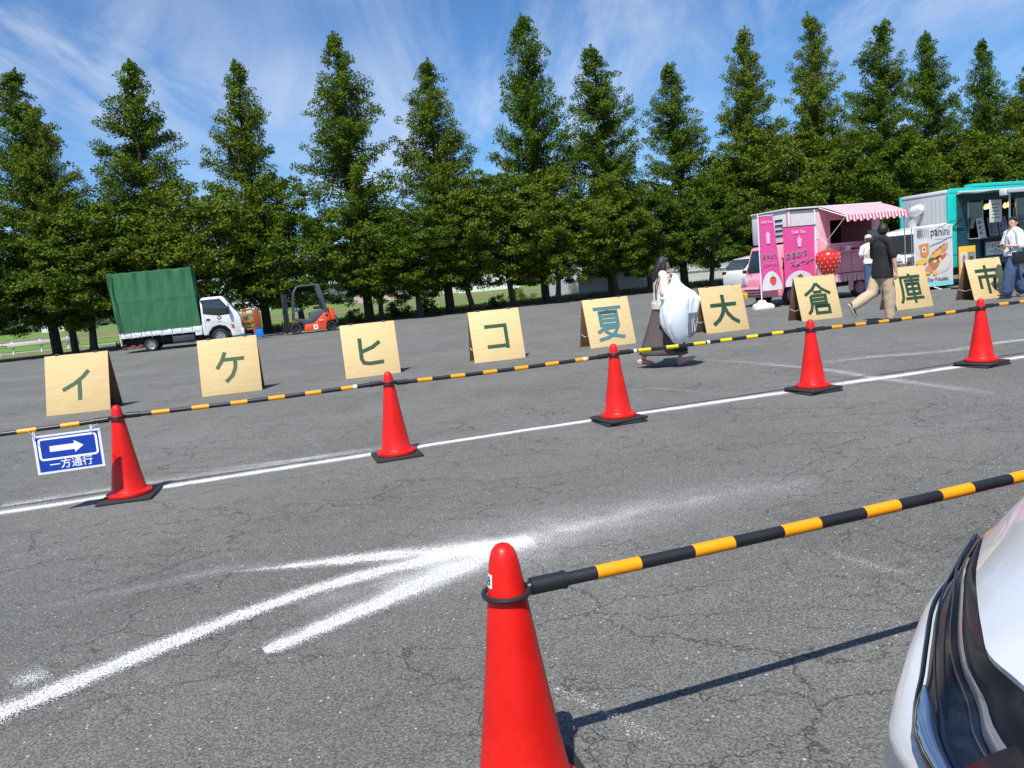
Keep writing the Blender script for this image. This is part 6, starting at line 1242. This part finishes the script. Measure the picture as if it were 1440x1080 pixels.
MB().tube([fl(p + Vector((.004, .004, .003))) for p in CC['Lm'][:nl]], .0032, 8).build('lamp_trim', M_BRZ, nc, smooth=True); MB().tube([fl(p + Vector((.006, .005, .004))) for p in CC['Dr'][:nl]], .0016, 8).build('lamp_rib', M_BRZ, nc, smooth=True)
mid1 = [p.lerp(q, .45) + Vector((.006, .006, .007)) for p, q in zip(CC['Lm'], CC['Dr'])]
MB().tube([fl(p) for p in mid1[2:nl - 4]], .0016, 8).build('lamp_rib', M_BRZ, nc, smooth=True)
MB().tube([fl(p + Vector((.010, .008, .006))) for p in [CC['Lm'][i].lerp(CC['Dr'][i], .30) for i in range(nl - 8, nl)]], [.002, .005, .008, .010, .011, .011, .010, .009], 10, flat=(1.1, .6)).build('chrome_blade', M_CHR, nc, smooth=True)
MB().tube([fl(CC['Lm'][nl - 1] + Vector((.004, 0, .004))), fl(CC['Dr'][nl - 1] + Vector((.006, 0, .006))), fl(CC['Hd'][nl - 1] + Vector((.004, 0, -.018)))], .004, 8).build('lamp_end_trim', M_BRZ, nc, smooth=True)
# grille panel between the lamps
band(blend(CC['Lm'], dn(CC['Hd'], .007), [k / 8 for k in range(9)], .012, G0), 'grille_panel', M_PIANO)
for k in range(3):
    a = [p.lerp(q, .25 + .22 * k) + Vector((.016, 0, .004)) for p, q in zip(CC['Lm'][nl + 2:], CC['Hd'][nl + 2:])]; MB().tube([fl(p) for p in a], .006, 6).build('grille_bar', M_DARK, nc, smooth=True)
# bumper and fender skin below the lamp
S_ = CC['S']; bumper = [dn(CC['Lm'], .004), [p.lerp(q, .55) + Vector((.010, .010, .006)) * min(1, i / 14) for i, (p, q) in enumerate(zip(CC['Lm'], S_))], S_, [p + Vector((.014, .010, -.10)) for p in S_], [p + Vector((.022, .014, -.20)) for p in S_], [p + Vector((.010, .006, -.34)) for p in S_], [p + Vector((-.05, -.03, -.46)) for p in S_]]
flank = []
prof = [(.862, .845), (.900, .80), (.912, .72), (.905, .60), (.890, .48), (.885, .34), (.86, .22)]
for (v0, z0), row in zip(prof, bumper):
    flank.append([Vector((u, v0 - (.03 if z0 > .8 else 0), z0 - (.02 if z0 > .8 else 0))) for u in SIDE_U[:-1]] + [Vector((-.58, v0 * .4 + row[0].y * .6 + .01, z0 * .4 + row[0].z * .6))] + row)
flank = [list(c) for c in zip(*[dense(list(col), 3) for col in zip(*flank)])]
band(flank, 'bumper_and_fender', M_CARW)
band([[p + Vector((0, .0, -.008)) for p in [Vector((-1.12, .80, .905)), Vector((-.85, .835, .885)), Vector((-.62, .835, .868)), Vector((-.45, .805, .855)), CC['Hd'][0]]], [Vector((-1.12, .835, .83)), Vector((-.85, .840, .83)), Vector((-.62, .842, .828)), Vector((-.50, .828, .826)), CC['Lm'][0]]], 'fender_top', M_CARW)
MB().box(-.1, .06, -.55, .55, .30, .48).build('lower_grille', M_DARK, nc, bevel=.02)
# cabin, mostly out of the frame
cp = [(-1.12, .93), (-1.25, 1.00), (-1.95, 1.50), (-2.3, 1.58), (-3.4, 1.55), (-4.0, 1.2), (-4.12, .9)]
rows = []
for v, dz in ((-.86, -.0), (-.74, .0), (-.4, .03), (0, .04), (.4, .03), (.74, .0), (.86, -.0)):
    rows.append([(u, v * (1 - .16 * max(0, z - .95) / .6), z + dz * (z > 1.0)) for u, z in cp])
MB().grid(rows).build('roof_and_cabin', M_CARW, nc, smooth=True)
MB().grid([[(u, v * .93 * (1 - .16 * max(0, z - .95) / .6), z + .045) for u, z in ((-1.20, .975), (-1.58, 1.24), (-1.93, 1.485))] for v in (-.82, -.4, 0, .4, .82)]).build('windscreen', M_GLASS, nc, smooth=True)
for sy in (1, -1):
    MB().add([(u, sy * (v + .0), z) for u, v, z in ((-1.12, .865, .84), (-1.25, .85, 1.0), (-1.95, .75, 1.50), (-2.3, .73, 1.56), (-3.4, .735, 1.53), (-4.0, .80, 1.2), (-4.1, .865, .84))], [tuple(range(7))]).build('side_glass', M_GLASS, nc)
    MB().box(-1.62, -1.45, min(sy * .9, sy * 1.08), max(sy * .9, sy * 1.08), .98, 1.12).build('door_mirror', M_CARW, nc, bevel=.03)
for x in (-.95, -3.45):
    for y, sd in ((-.80, -1), (.80, 1)): wheel(nc, x, y, .33, .33, .21, M_STEEL, sd, 5); MB().cyl((x, y + sd * .088, .34), (x, y + sd * .118, .34), .40, n=28).build('wheel_arch', M_DARK, nc)
MB().box(-4.1, -.25, -.78, .78, .20, .60).build('underbody', M_DARK, nc); MB().box(-4.15, -4.1, -.80, .80, .25, .95).build('rear_panel', M_CARW, nc)
bpy.data.scenes.remove(TMPS)
